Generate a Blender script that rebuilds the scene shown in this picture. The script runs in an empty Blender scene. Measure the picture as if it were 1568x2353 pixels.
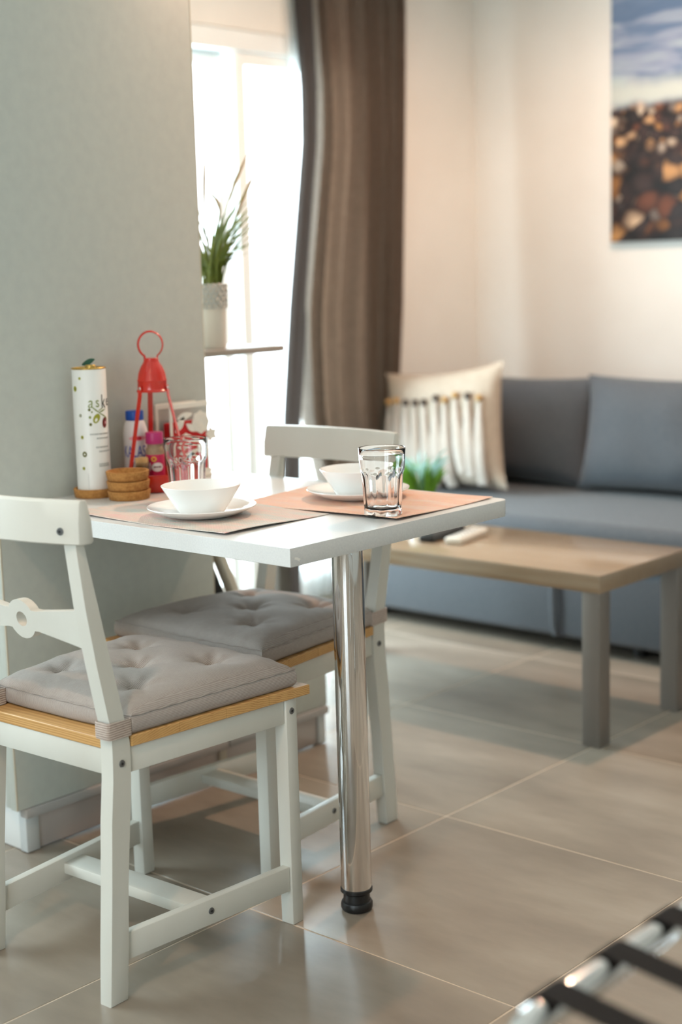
import bpy, bmesh, math, random
from mathutils import Vector, Matrix, noise
random.seed(7)
sc = bpy.context.scene
COL = sc.collection
PI = math.pi

# ------------------------------------------------------------------ camera
CAM = Vector((2.5578, -1.7829, 1.2267)); YAW, PITCH, ROLL, FPX = 0.73260, -0.16088, -0.02825, 3418.96
cy_, sy_, cp_, sp_ = math.cos(YAW), math.sin(YAW), math.cos(PITCH), math.sin(PITCH)
FWD = Vector((-sy_ * cp_, cy_ * cp_, sp_)); R0 = Vector((cy_, sy_, 0)); U0 = R0.cross(FWD)
RGT = math.cos(ROLL) * R0 + math.sin(ROLL) * U0
UPV = -math.sin(ROLL) * R0 + math.cos(ROLL) * U0
cam_data = bpy.data.cameras.new('camera')
cam_data.sensor_fit = 'VERTICAL'; cam_data.sensor_height = 36.0
cam_data.lens = FPX / 2353 * 36.0
cam_data.clip_start = 0.05
cam_data.dof.use_dof = True; cam_data.dof.focus_distance = 2.72; cam_data.dof.aperture_fstop = 2.0
cam = bpy.data.objects.new('camera', cam_data); COL.objects.link(cam)
m3 = Matrix((RGT, UPV, -FWD)).transposed()
cam.matrix_world = Matrix.Translation(CAM) @ m3.to_4x4()
sc.camera = cam

# ------------------------------------------------------------------ world, daylight, exposure
world = bpy.data.worlds.new('world'); sc.world = world; world.use_nodes = True
wn = world.node_tree.nodes; wl = world.node_tree.links
bg = wn['Background']; bg.inputs['Color'].default_value = (0.86, 0.94, 1.0, 1); bg.inputs['Strength'].default_value = 3.5

def daylight(name, loc, rot, sx, sy, power, color):
    d = bpy.data.lights.new(name, 'AREA'); d.shape = 'RECTANGLE'; d.size = sx; d.size_y = sy
    d.energy = power; d.color = color
    o = bpy.data.objects.new(name, d); COL.objects.link(o); o.location = loc; o.rotation_euler = rot
    return o
XW = -1.175   # inner face of the wall with the glazed door
YB = 3.25     # inner face of the wall behind the sofa
XR, YR, ZC = 3.3, -3.3, 2.62
DAY = (0.69, 0.92, 1.0)
daylight('door_daylight', (XW - 0.30, 1.72, 1.05), (0, -PI / 2, 0), 1.95, 1.6, 95, DAY)
daylight('kitchen_daylight', (XW - 0.30, -1.15, 1.35), (0, -PI / 2, 0), 1.45, 1.5, 50, DAY)
daylight('terrace_daylight', (1.9, YR - 0.30, 1.2), (-PI / 2, 0, PI), 1.7, 2.0, 24, DAY)

sc.view_settings.view_transform = 'Standard'; sc.view_settings.look = 'None'
sc.view_settings.gamma = 1.0; sc.view_settings.use_curve_mapping = False
sc.view_settings.exposure = 0.62
sc.cycles.use_denoising = True
sc.cycles.use_adaptive_sampling = True; sc.cycles.adaptive_threshold = 0.02; sc.cycles.max_bounces = 8; sc.cycles.transparent_max_bounces = 16; sc.cycles.transmission_bounces = 10
sc.cycles.sample_clamp_indirect = 6.0; sc.cycles.caustics_reflective = False; sc.cycles.caustics_refractive = False

# ------------------------------------------------------------------ materials
def srgb(r, g, b):
    f = lambda c: (c / 255 / 12.92) if c / 255 <= 0.04045 else ((c / 255 + 0.055) / 1.055) ** 2.4
    return (f(r), f(g), f(b), 1)
def new_mat(name):
    m = bpy.data.materials.new(name); m.use_nodes = True
    nt = m.node_tree; b = nt.nodes['Principled BSDF']
    return m, nt, b
def node(nt, typ, **kw):
    n = nt.nodes.new(typ)
    for k, v in kw.items():
        if k in n.inputs: n.inputs[k].default_value = v
        else: setattr(n, k, v)
    return n
def ramp(nt, stops, interp='LINEAR'):
    n = nt.nodes.new('ShaderNodeValToRGB'); cr = n.color_ramp; cr.interpolation = interp
    cr.elements[0].position, cr.elements[0].color = stops[0]; cr.elements[1].position, cr.elements[1].color = stops[-1]
    for p, c in stops[1:-1]: e = cr.elements.new(p); e.color = c
    return n
def M(name, c, rough=0.5, metal=0.0, c2=None, vscale=6.0, stretch=(1, 1, 1), bump=None, coat=0, spec=0.5, sheen=0, detail=4, lo=0.35, hi=0.7):
    m, nt, b = new_mat(name)
    b.inputs['Base Color'].default_value = c; b.inputs['Roughness'].default_value = rough
    b.inputs['Metallic'].default_value = metal; b.inputs['Specular IOR Level'].default_value = spec
    if coat: b.inputs['Coat Weight'].default_value = coat; b.inputs['Coat Roughness'].default_value = 0.08
    if sheen: b.inputs['Sheen Weight'].default_value = sheen
    tc = node(nt, 'ShaderNodeTexCoord')
    if c2 is not None:
        mp = node(nt, 'ShaderNodeMapping'); mp.inputs['Scale'].default_value = stretch
        nt.links.new(tc.outputs['Object'], mp.inputs['Vector'])
        nz = node(nt, 'ShaderNodeTexNoise', Scale=vscale, Detail=detail)
        nt.links.new(mp.outputs[0], nz.inputs['Vector'])
        rp = ramp(nt, [(lo, c), (hi, c2)]); nt.links.new(nz.outputs['Fac'], rp.inputs[0])
        nt.links.new(rp.outputs[0], b.inputs['Base Color'])
    if bump:
        bs, st = bump
        n2 = node(nt, 'ShaderNodeTexNoise', Scale=bs, Detail=3.0)
        nt.links.new(tc.outputs['Object'], n2.inputs['Vector'])
        bp = node(nt, 'ShaderNodeBump', Strength=st, Distance=0.002)
        nt.links.new(n2.outputs['Fac'], bp.inputs['Height']); nt.links.new(bp.outputs[0], b.inputs['Normal'])
    return m

def mat_wood(name, c1, c2, axis=0, rough=0.42, scale=1.0):
    m, nt, b = new_mat(name); b.inputs['Roughness'].default_value = rough
    tc = node(nt, 'ShaderNodeTexCoord'); mp = node(nt, 'ShaderNodeMapping')
    s = [26 * scale] * 3; s[axis] = 1.6 * scale; mp.inputs['Scale'].default_value = s
    nt.links.new(tc.outputs['Object'], mp.inputs['Vector'])
    w = node(nt, 'ShaderNodeTexWave', Scale=3.0, Distortion=5.0, Detail=3.0); w.wave_type = 'RINGS'
    w.inputs['Detail Scale'].default_value = 0.8
    nt.links.new(mp.outputs[0], w.inputs['Vector'])
    nz = node(nt, 'ShaderNodeTexNoise', Scale=2.0, Detail=6.0); nt.links.new(mp.outputs[0], nz.inputs['Vector'])
    mx = node(nt, 'ShaderNodeMath', operation='MULTIPLY'); nt.links.new(w.outputs['Fac'], mx.inputs[0]); nt.links.new(nz.outputs['Fac'], mx.inputs[1])
    rp = ramp(nt, [(0.05, c1), (0.6, c2)]); nt.links.new(mx.outputs[0], rp.inputs[0]); nt.links.new(rp.outputs[0], b.inputs['Base Color'])
    return m
def mat_stripe(name, c1, c2, axis, freq, rough=0.9, bump=0.25, wrap=False):
    """woven cloth with fine ribs running across `axis`"""
    m, nt, b = new_mat(name); b.inputs['Roughness'].default_value = rough; b.inputs['Specular IOR Level'].default_value = 0.2
    b.inputs['Sheen Weight'].default_value = 0.15
    tc = node(nt, 'ShaderNodeTexCoord'); sp = node(nt, 'ShaderNodeSeparateXYZ'); nt.links.new(tc.outputs['Object'], sp.inputs[0])
    src = sp.outputs[axis]
    if wrap:
        ns = node(nt, 'ShaderNodeSeparateXYZ'); nt.links.new(tc.outputs['Normal'], ns.inputs[0])
        ab = node(nt, 'ShaderNodeMath', operation='ABSOLUTE'); nt.links.new(ns.outputs[0], ab.inputs[0])
        gt = node(nt, 'ShaderNodeMath', operation='GREATER_THAN'); gt.inputs[1].default_value = 0.6; nt.links.new(ab.outputs[0], gt.inputs[0])
        mxx = node(nt, 'ShaderNodeMix', data_type='FLOAT'); nt.links.new(gt.outputs[0], mxx.inputs[0]); nt.links.new(sp.outputs[0], mxx.inputs[2]); nt.links.new(sp.outputs[2], mxx.inputs[3]); src = mxx.outputs[0]
    mu = node(nt, 'ShaderNodeMath', operation='MULTIPLY'); mu.inputs[1].default_value = freq; nt.links.new(src, mu.inputs[0])
    sn = node(nt, 'ShaderNodeMath', operation='SINE'); nt.links.new(mu.outputs[0], sn.inputs[0])
    nz = node(nt, 'ShaderNodeTexNoise', Scale=160.0, Detail=2.0); nt.links.new(tc.outputs['Object'], nz.inputs['Vector'])
    ad = node(nt, 'ShaderNodeMath', operation='ADD'); nt.links.new(sn.outputs[0], ad.inputs[0]); nt.links.new(nz.outputs['Fac'], ad.inputs[1])
    rp = ramp(nt, [(0.0, c1), (1.0, c2)]); 
    mr = node(nt, 'ShaderNodeMapRange'); mr.inputs[1].default_value = -0.6; mr.inputs[2].default_value = 1.6
    nt.links.new(ad.outputs[0], mr.inputs[0]); nt.links.new(mr.outputs[0], rp.inputs[0]); nt.links.new(rp.outputs[0], b.inputs['Base Color'])
    bp = node(nt, 'ShaderNodeBump', Strength=bump, Distance=0.0015); nt.links.new(ad.outputs[0], bp.inputs['Height']); nt.links.new(bp.outputs[0], b.inputs['Normal'])
    return m
def mat_tile():
    m, nt, b = new_mat('stoneware_tile')
    geo = node(nt, 'ShaderNodeNewGeometry'); oi = node(nt, 'ShaderNodeObjectInfo')
    mp = node(nt, 'ShaderNodeMapping'); mp.inputs['Scale'].default_value = (1.0, 2.6, 1.0); mp.inputs['Rotation'].default_value = (0, 0, 0.25)
    sc_ = node(nt, 'ShaderNodeVectorMath', operation='ADD'); nt.links.new(geo.outputs['Position'], sc_.inputs[0])
    cx = node(nt, 'ShaderNodeCombineXYZ'); mu = node(nt, 'ShaderNodeMath', operation='MULTIPLY'); mu.inputs[1].default_value = 30
    nt.links.new(oi.outputs['Random'], mu.inputs[0]); nt.links.new(mu.outputs[0], cx.inputs[2]); nt.links.new(cx.outputs[0], sc_.inputs[1])
    nt.links.new(sc_.outputs[0], mp.inputs['Vector'])
    nz = node(nt, 'ShaderNodeTexNoise', Scale=1.6, Detail=6.0, Roughness=0.55); nt.links.new(mp.outputs[0], nz.inputs['Vector'])
    rp = ramp(nt, [(0.25, srgb(124, 114, 102)), (0.5, srgb(147, 136, 122)), (0.75, srgb(168, 157, 143))]); nt.links.new(nz.outputs['Fac'], rp.inputs[0])
    nt.links.new(rp.outputs[0], b.inputs['Base Color'])
    b.inputs['Roughness'].default_value = 0.27
    return m
def mat_glass(name, ior=1.45, tint=(1, 1, 1, 1)):
    m, nt, b = new_mat(name); b.inputs['Transmission Weight'].default_value = 1.0; b.inputs['IOR'].default_value = ior
    b.inputs['Roughness'].default_value = 0.0; b.inputs['Base Color'].default_value = tint
    out = nt.nodes['Material Output']
    return m
def mat_pane():
    m, nt, b = new_mat('window_glass'); out = nt.nodes['Material Output']
    tr = node(nt, 'ShaderNodeBsdfTransparent'); gl = node(nt, 'ShaderNodeBsdfGlossy', Roughness=0.0)
    mx = node(nt, 'ShaderNodeMixShader', Fac=0.06)
    nt.links.new(tr.outputs[0], mx.inputs[1]); nt.links.new(gl.outputs[0], mx.inputs[2]); nt.links.new(mx.outputs[0], out.inputs['Surface'])
    return m
def mat_sheer():
    m, nt, b = new_mat('sheer_voile'); out = nt.nodes['Material Output']
    tr = node(nt, 'ShaderNodeBsdfTransparent'); df = node(nt, 'ShaderNodeBsdfDiffuse', Color=(0.92, 0.93, 0.92, 1)); tl = node(nt, 'ShaderNodeBsdfTranslucent', Color=(0.92, 0.93, 0.92, 1))
    a = node(nt, 'ShaderNodeMixShader', Fac=0.7); nt.links.new(df.outputs[0], a.inputs[1]); nt.links.new(tl.outputs[0], a.inputs[2])
    x = node(nt, 'ShaderNodeMixShader', Fac=0.40); nt.links.new(tr.outputs[0], x.inputs[1]); nt.links.new(a.outputs[0], x.inputs[2]); nt.links.new(x.outputs[0], out.inputs['Surface'])
    return m
def mat_placemat(name, cols):
    m, nt, b = new_mat(name); b.inputs['Roughness'].default_value = 0.75; b.inputs['Specular IOR Level'].default_value = 0.25
    tc = node(nt, 'ShaderNodeTexCoord')
    mp = node(nt, 'ShaderNodeMapping'); mp.inputs['Scale'].default_value = (2.2, 9, 1); nt.links.new(tc.outputs['Object'], mp.inputs['Vector'])
    nz = node(nt, 'ShaderNodeTexNoise', Scale=2.2, Detail=5.0, Roughness=0.6); nt.links.new(mp.outputs[0], nz.inputs['Vector'])
    rp = ramp(nt, [(0.32, cols[0]), (0.46, cols[1]), (0.56, cols[2]), (0.68, cols[3])]); nt.links.new(nz.outputs['Fac'], rp.inputs[0])
    # herringbone weave: diagonal threads flipping every few millimetres
    sp = node(nt, 'ShaderNodeSeparateXYZ'); nt.links.new(tc.outputs['Object'], sp.inputs[0])
    pp = node(nt, 'ShaderNodeMath', operation='PINGPONG'); pp.inputs[1].default_value = 0.006; nt.links.new(sp.outputs[0], pp.inputs[0])
    ad = node(nt, 'ShaderNodeMath', operation='ADD'); nt.links.new(pp.outputs[0], ad.inputs[0]); nt.links.new(sp.outputs[1], ad.inputs[1])
    mu = node(nt, 'ShaderNodeMath', operation='MULTIPLY'); mu.inputs[1].default_value = 2300; nt.links.new(ad.outputs[0], mu.inputs[0])
    sn = node(nt, 'ShaderNodeMath', operation='SINE'); nt.links.new(mu.outputs[0], sn.inputs[0])
    n2 = node(nt, 'ShaderNodeTexNoise', Scale=420.0, Detail=1.0); nt.links.new(tc.outputs['Object'], n2.inputs['Vector'])
    hs = node(nt, 'ShaderNodeHueSaturation'); nt.links.new(rp.outputs[0], hs.inputs['Color'])
    mr = node(nt, 'ShaderNodeMapRange'); mr.inputs[1].default_value = -1; mr.inputs[2].default_value = 1; mr.inputs[3].default_value = 0.72; mr.inputs[4].default_value = 1.2
    nt.links.new(sn.outputs[0], mr.inputs[0]); nt.links.new(mr.outputs[0], hs.inputs['Value'])
    mh = node(nt, 'ShaderNodeMapRange'); mh.inputs[3].default_value = 0.42; mh.inputs[4].default_value = 0.58; nt.links.new(n2.outputs['Fac'], mh.inputs[0]); nt.links.new(mh.outputs[0], hs.inputs['Hue'])
    nt.links.new(hs.outputs[0], b.inputs['Base Color'])
    bp = node(nt, 'ShaderNodeBump', Strength=0.3, Distance=0.0006); nt.links.new(sn.outputs[0], bp.inputs['Height']); nt.links.new(bp.outputs[0], b.inputs['Normal'])
    return m
def mat_print():
    """canvas print: blue rippled water over a bank of brown, amber and cream pebbles"""
    m, nt, b = new_mat('seaside_print'); b.inputs['Roughness'].default_value = 0.6
    tc = node(nt, 'ShaderNodeTexCoord'); sp = node(nt, 'ShaderNodeSeparateXYZ'); nt.links.new(tc.outputs['Object'], sp.inputs[0])
    mp = node(nt, 'ShaderNodeMapping'); mp.inputs['Scale'].default_value = (1.4, 1, 9); mp.inputs['Rotation'].default_value = (0, -0.12, 0); nt.links.new(tc.outputs['Object'], mp.inputs['Vector'])
    nz = node(nt, 'ShaderNodeTexNoise', Scale=2.2, Detail=3.0, Distortion=0.8); nt.links.new(mp.outputs[0], nz.inputs['Vector'])
    sea = ramp(nt, [(0.3, srgb(84, 108, 138)), (0.46, srgb(112, 130, 158)), (0.56, srgb(150, 158, 178)), (0.68, srgb(176, 190, 192))]); nt.links.new(nz.outputs['Fac'], sea.inputs[0])
    # pebbles: the cells grow towards the bottom edge
    nd = node(nt, 'ShaderNodeTexNoise', Scale=9.0, Detail=2.0); nt.links.new(tc.outputs['Object'], nd.inputs['Vector'])
    va = node(nt, 'ShaderNodeVectorMath', operation='SCALE'); va.inputs['Scale'].default_value = 0.06; nt.links.new(nd.outputs['Color'], va.inputs[0])
    vb = node(nt, 'ShaderNodeVectorMath', operation='ADD'); nt.links.new(tc.outputs['Object'], vb.inputs[0]); nt.links.new(va.outputs[0], vb.inputs[1])
    ms = node(nt, 'ShaderNodeMapping'); ms.inputs['Scale'].default_value = (1.0, 0.01, 1.25); nt.links.new(vb.outputs[0], ms.inputs['Vector'])
    v = node(nt, 'ShaderNodeTexVoronoi', Scale=13.0, Randomness=1.0); nt.links.new(ms.outputs[0], v.inputs['Vector'])
    v2 = node(nt, 'ShaderNodeTexVoronoi', Scale=24.0, Randomness=1.0); nt.links.new(ms.outputs[0], v2.inputs['Vector'])
    far = node(nt, 'ShaderNodeMapRange'); far.inputs[1].default_value = 0.26; far.inputs[2].default_value = 0.36; nt.links.new(sp.outputs[2], far.inputs[0])
    def peb(vn):
        s1 = node(nt, 'ShaderNodeSeparateColor'); nt.links.new(vn.outputs['Color'], s1.inputs[0])
        r1 = ramp(nt, [(0.0, srgb(40, 34, 34)), (0.3, srgb(70, 46, 40)), (0.45, srgb(110, 62, 40)), (0.58, srgb(176, 120, 60)), (0.72, srgb(206, 158, 110)), (0.86, srgb(222, 200, 176)), (1.0, srgb(96, 84, 88))]); nt.links.new(s1.outputs[0], r1.inputs[0])
        d = ramp(nt, [(0.25, (1, 1, 1, 1)), (0.75, srgb(70, 50, 44))]); nt.links.new(vn.outputs['Distance'], d.inputs[0])
        x = node(nt, 'ShaderNodeMix', data_type='RGBA', blend_type='MULTIPLY'); x.inputs[0].default_value = 1.0
        nt.links.new(r1.outputs[0], x.inputs[6]); nt.links.new(d.outputs[0], x.inputs[7]); return x
    p1, p2 = peb(v), peb(v2)
    pm = node(nt, 'ShaderNodeMix', data_type='RGBA'); nt.links.new(far.outputs[0], pm.inputs[0]); nt.links.new(p1.outputs[2], pm.inputs[6]); nt.links.new(p2.outputs[2], pm.inputs[7])
    # foam line and shoreline
    sh = node(nt, 'ShaderNodeMath', operation='ADD'); 
    n3 = node(nt, 'ShaderNodeTexNoise', Scale=7.0, Detail=4.0); nt.links.new(tc.outputs['Object'], n3.inputs['Vector'])
    m3_ = node(nt, 'ShaderNodeMath', operation='MULTIPLY'); m3_.inputs[1].default_value = 0.06; nt.links.new(n3.outputs['Fac'], m3_.inputs[0])
    nt.links.new(sp.outputs[2], sh.inputs[0]); nt.links.new(m3_.outputs[0], sh.inputs[1])
    fo = ramp(nt, [(0.0, (0, 0, 0, 1)), (0.4, (1, 1, 1, 1)), (0.6, (1, 1, 1, 1)), (1.0, (0, 0, 0, 1))])
    mf = node(nt, 'ShaderNodeMapRange'); mf.inputs[1].default_value = 0.50; mf.inputs[2].default_value = 0.64; nt.links.new(sh.outputs[0], mf.inputs[0]); nt.links.new(mf.outputs[0], fo.inputs[0])
    sf = node(nt, 'ShaderNodeMix', data_type='RGBA'); sf.inputs[7].default_value = srgb(196, 200, 192); nt.links.new(fo.outputs[0], sf.inputs[0]); nt.links.new(sea.outputs[0], sf.inputs[6])
    st = node(nt, 'ShaderNodeMapRange'); st.inputs[1].default_value = 0.515; st.inputs[2].default_value = 0.545; nt.links.new(sh.outputs[0], st.inputs[0])
    fx = node(nt, 'ShaderNodeMix', data_type='RGBA'); nt.links.new(st.outputs[0], fx.inputs[0]); nt.links.new(pm.outputs[2], fx.inputs[6]); nt.links.new(sf.outputs[2], fx.inputs[7])
    nt.links.new(fx.outputs[2], b.inputs['Base Color'])
    return m
def mat_emit(name, color, strength):
    m, nt, b = new_mat(name); b.inputs['Emission Color'].default_value = color; b.inputs['Emission Strength'].default_value = strength
    return m

MT = {}
MT['wall'] = M('warm_white_plaster', srgb(236, 233, 227), 0.85, c2=srgb(231, 227, 220), vscale=3, bump=(180, 0.08))
MT['wall_grey'] = M('grey_plaster', srgb(176, 176, 170), 0.85, c2=srgb(168, 168, 162), vscale=3)
MT['ceiling'] = M('white_ceiling_paint', srgb(240, 238, 232), 0.9)
MT['tile'] = mat_tile()
MT['grout'] = M('beige_grout', srgb(206, 188, 166), 0.8, c2=srgb(194, 176, 154), vscale=20)
MT['panel'] = M('grey_green_laminate', srgb(192, 195, 186), 0.42, c2=srgb(187, 190, 182), vscale=40, bump=(260, 0.05))
MT['edge'] = M('beige_edge_band', srgb(206, 196, 176), 0.45)
MT['trim_grey'] = M('grey_panel_trim', srgb(170, 166, 162), 0.4)
MT['plinth'] = M('satin_plinth', srgb(196, 186, 180), 0.30, metal=0.35, c2=srgb(186, 176, 170), vscale=4)
MT['alu'] = M('pale_plinth_trim', srgb(206, 210, 210), 0.35, metal=0.2)
MT['cab_white'] = M('white_cabinet_front', srgb(232, 234, 232), 0.4)
MT['dark'] = M('painted_gap_shade', srgb(34, 32, 32), 0.7)
MT['tan'] = M('tan_wood_strip', srgb(176, 156, 132), 0.55, c2=srgb(160, 140, 116), vscale=12)
MT['shelf_taupe'] = M('taupe_shelf_laminate', srgb(158, 148, 138), 0.45)
MT['frame_white'] = M('white_window_frame', srgb(236, 240, 240), 0.35)
MT['pane'] = mat_pane()
MT['terrace'] = M('pale_terrace_stone', srgb(226, 222, 214), 0.8, c2=srgb(214, 210, 202), vscale=5)
MT['table_white'] = M('white_melamine', srgb(220, 221, 219), 0.30, c2=srgb(215, 216, 215), vscale=300, bump=(700, 0.06), lo=0.4, hi=0.6)
MT['chip'] = M('bare_chipboard', srgb(246, 244, 238), 0.8)
MT['chrome'] = M('polished_chrome', (0.80, 0.80, 0.80, 1), 0.07, metal=1.0)
MT['black_plastic'] = M('black_plastic', srgb(22, 22, 22), 0.4)
MT['chair'] = M('cream_lacquered_wood', srgb(214, 213, 204), 0.38, c2=srgb(209, 207, 197), vscale=9, stretch=(1, 1, 0.2), bump=(60, 0.05))
MT['chair_worn'] = M('lacquer_worn_edge', srgb(196, 172, 140), 0.5)
MT['pine'] = mat_wood('oiled_pine', srgb(210, 166, 106), srgb(184, 135, 78), axis=0)
MT['screw'] = M('zinc_screw', srgb(120, 122, 124), 0.35, metal=0.8)
MT['hole'] = M('screw_recess', srgb(30, 30, 32), 0.6)
MT['cushion'] = mat_stripe('ribbed_cotton', srgb(152, 141, 134), srgb(184, 174, 166), 0, 2 * PI / 0.0027, wrap=True)
MT['strap'] = mat_stripe('ribbed_cotton_strap', srgb(150, 130, 120), srgb(208, 194, 182), 2, 2 * PI / 0.0040)
MT['thread'] = M('tuft_thread', srgb(140, 122, 112), 0.9)
MT['mat_a'] = mat_placemat('woven_vinyl_taupe', [srgb(232, 194, 186), srgb(222, 202, 190), srgb(204, 204, 196), srgb(240, 196, 188)])
MT['mat_b'] = mat_placemat('woven_vinyl_coral', [srgb(226, 190, 172), srgb(232, 186, 160), srgb(228, 200, 184), srgb(238, 182, 148)])
MT['china'] = M('white_opal_china', srgb(250, 249, 246), 0.12, spec=0.5)
MT['china'].node_tree.nodes['Principled BSDF'].inputs['Subsurface Weight'].default_value = 0.0
MT['china'].node_tree.nodes['Principled BSDF'].inputs['Subsurface Radius'].default_value = (0.006, 0.005, 0.004)
MT['glass'] = mat_glass('clear_glass')
MT['cork'] = M('cork', srgb(196, 142, 78), 0.9, c2=srgb(164, 110, 54), vscale=160, bump=(220, 0.4))
MT['red'] = M('red_enamel', srgb(206, 38, 20), 0.26, coat=0.5)
MT['rivet'] = M('steel_rivet', srgb(210, 210, 205), 0.3, metal=1.0)
MT['tin'] = M('white_printed_tin', srgb(238, 236, 230), 0.35)
MT['gold'] = M('gold_tin_rim', srgb(206, 170, 96), 0.3, metal=0.9)
MT['leafgreen'] = M('dark_green_paper', srgb(70, 116, 92), 0.6)
MT['olive'] = M('olive_green_ink', srgb(160, 158, 50), 0.6)
MT['olive_dark'] = M('dark_olive_ink', srgb(104, 104, 44), 0.6)
MT['ink'] = M('near_black_ink', srgb(52, 62, 52), 0.6)
MT['ink_green'] = M('sage_ink', srgb(140, 150, 84), 0.6)
MT['ink_grey'] = M('pale_grey_ink', srgb(176, 178, 172), 0.6)
MT['maroon'] = M('maroon_ink', srgb(116, 34, 28), 0.6)
MT['white_plastic'] = M('milky_plastic', srgb(232, 224, 222), 0.4)
MT['blue_cap'] = M('blue_plastic_cap', srgb(10, 76, 172), 0.4)
MT['blue_ink'] = M('blue_ink', srgb(44, 66, 170), 0.5)
MT['navy'] = M('navy_ink', srgb(36, 40, 100), 0.5)
MT['red_ink'] = M('red_ink', srgb(206, 40, 60), 0.5)
MT['pink_ink'] = M('pale_pink_ink', srgb(232, 160, 170), 0.5)
MT['magenta'] = M('magenta_plastic', srgb(186, 46, 112), 0.4)
MT['magenta_label'] = M('magenta_label', srgb(206, 36, 88), 0.5)
MT['spice'] = M('ground_spice', srgb(150, 124, 98), 0.6, c2=srgb(170, 146, 116), vscale=90)
MT['yellow'] = M('yellow_ink', srgb(226, 178, 50), 0.5)
MT['paper'] = M('white_paper', srgb(240, 236, 228), 0.7)
MT['toothpick'] = M('birch_toothpick', srgb(232, 190, 130), 0.6)
MT['holder'] = M('cream_painted_metal', srgb(232, 226, 212), 0.45)
MT['napkin_red'] = M('red_paper_napkin', srgb(214, 32, 32), 0.75, c2=srgb(196, 24, 26), vscale=30)
MT['vase'] = M('white_glazed_vase', srgb(226, 218, 206), 0.35)
MT['lace'] = M('pierced_metal_lace', srgb(206, 206, 202), 0.3, metal=0.6)
MT['blade'] = M('grass_blade_green', srgb(92, 112, 44), 0.5, c2=srgb(126, 132, 44), vscale=14)
MT['plume'] = M('dry_grass_plume', srgb(176, 150, 100), 0.9, c2=srgb(150, 124, 80), vscale=120)
MT['curtain'] = M('taupe_curtain_cloth', srgb(142, 127, 115), 0.9, c2=srgb(134, 119, 107), vscale=60, spec=0.15, sheen=0.1, bump=(400, 0.1))
MT['curtain_shaded'] = M('shaded_curtain_edge', srgb(84, 76, 72), 0.9, spec=0.15)  # shade on the curtain's leading edge, put into the cloth colour
MT['sheer'] = mat_sheer()
MT['sofa'] = M('grey_sofa_weave', srgb(87, 90, 94), 0.95, c2=srgb(76, 80, 85), vscale=90, stretch=(1, 1, 3), spec=0.15, sheen=0.2, bump=(330, 0.35))
MT['sofa_seam'] = M('sofa_piping', srgb(64, 66, 72), 0.95)
MT['pillow'] = M('cream_cotton', srgb(186, 172, 156), 0.95, c2=srgb(178, 164, 148), vscale=40, spec=0.1, bump=(260, 0.3))
MT['tassel'] = M('ivory_tassel_yarn', srgb(192, 184, 176), 0.95, c2=srgb(170, 154, 140), vscale=30, stretch=(6, 1, 0.3), spec=0.1)
MT['knot_dark'] = M('dark_brown_bead', srgb(58, 46, 38), 0.6)
MT['knot_gold'] = M('ochre_bead', srgb(176, 138, 84), 0.6)
MT['oak'] = mat_wood('oak_foil', srgb(162, 143, 120), srgb(146, 123, 98), axis=0, rough=0.24, scale=0.6)
MT['oak'].node_tree.nodes['Principled BSDF'].inputs['Coat Weight'].default_value = 0.5; MT['oak'].node_tree.nodes['Principled BSDF'].inputs['Coat Roughness'].default_value = 0.15
MT['grey_leg'] = M('grey_lacquer', srgb(120, 114, 108), 0.4)
MT['print'] = mat_print()
MT['strap_black'] = M('black_webbing', srgb(28, 27, 26), 0.75, bump=(500, 0.3))
MT['remote_black'] = M('black_remote', srgb(28, 28, 30), 0.35)
MT['remote_white'] = M('white_remote', srgb(230, 226, 216), 0.35)
MT['key'] = M('rubber_key', srgb(90, 90, 92), 0.6)
MT['leaf_light'] = M('fresh_green_leaf', srgb(126, 176, 52), 0.5, c2=srgb(84, 132, 40), vscale=30)
MT['leaf_blue'] = M('pale_blue_green_tip', srgb(170, 212, 208), 0.6)
MT['pot_white'] = M('white_ceramic', srgb(232, 230, 224), 0.3)
MT['soil'] = M('potting_soil', srgb(60, 46, 36), 0.95)
MT['lamp_glow'] = mat_emit('warm_lamp_glow', (1.0, 0.58, 0.34, 1), 60.0)
MT['lamp_metal'] = M('lamp_white_metal', srgb(236, 234, 228), 0.4)
MT['rail_metal'] = M('curtain_rail_metal', srgb(150, 146, 140), 0.35, metal=0.8)

# ------------------------------------------------------------------ mesh helpers
def finish(name, bm, mat, parent=None, smooth=35, loc=None):
    me = bpy.data.meshes.new(name)
    bmesh.ops.recalc_face_normals(bm, faces=bm.faces[:])
    bm.to_mesh(me); bm.free()
    if smooth:
        for p in me.polygons: p.use_smooth = True
        me.set_sharp_from_angle(angle=math.radians(smooth))
    me.materials.append(MT[mat] if isinstance(mat, str) else mat)
    return link(name, me, parent, loc)
def link(name, me, parent=None, loc=None):
    o = bpy.data.objects.new(name, me); COL.objects.link(o)
    if parent is not None: o.parent = parent
    if loc is not None: o.location = loc
    return o
def tag(o, label=None, cat=None, group=None, kind=None):
    if label: o['label'] = label
    if cat: o['category'] = cat
    if group: o['group'] = group
    if kind: o['kind'] = kind
    return o
def thing(name, label, cat, loc=(0, 0, 0), rz=0.0, group=None):
    o = bpy.data.objects.new(name, None); COL.objects.link(o); o.location = loc; o.rotation_euler = (0, 0, rz)
    o.empty_display_size = 0.05
    return tag(o, label, cat, group)
def copy_tree(o, parent=None):
    c = o.copy(); COL.objects.link(c); c.parent = parent
    for ch in o.children: copy_tree(ch, c)
    return c
def bx(bm, lo, hi, bev=0.0, seg=2):
    r = bmesh.ops.create_cube(bm, size=1.0); vs = r['verts']
    for v in vs:
        v.co = Vector([lo[i] + (v.co[i] + 0.5) * (hi[i] - lo[i]) for i in range(3)])
    if bev > 0:
        es = list({e for v in vs for e in v.link_edges})
        bmesh.ops.bevel(bm, geom=es, offset=bev, segments=seg, profile=0.5, affect='EDGES')
    return bm
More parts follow.
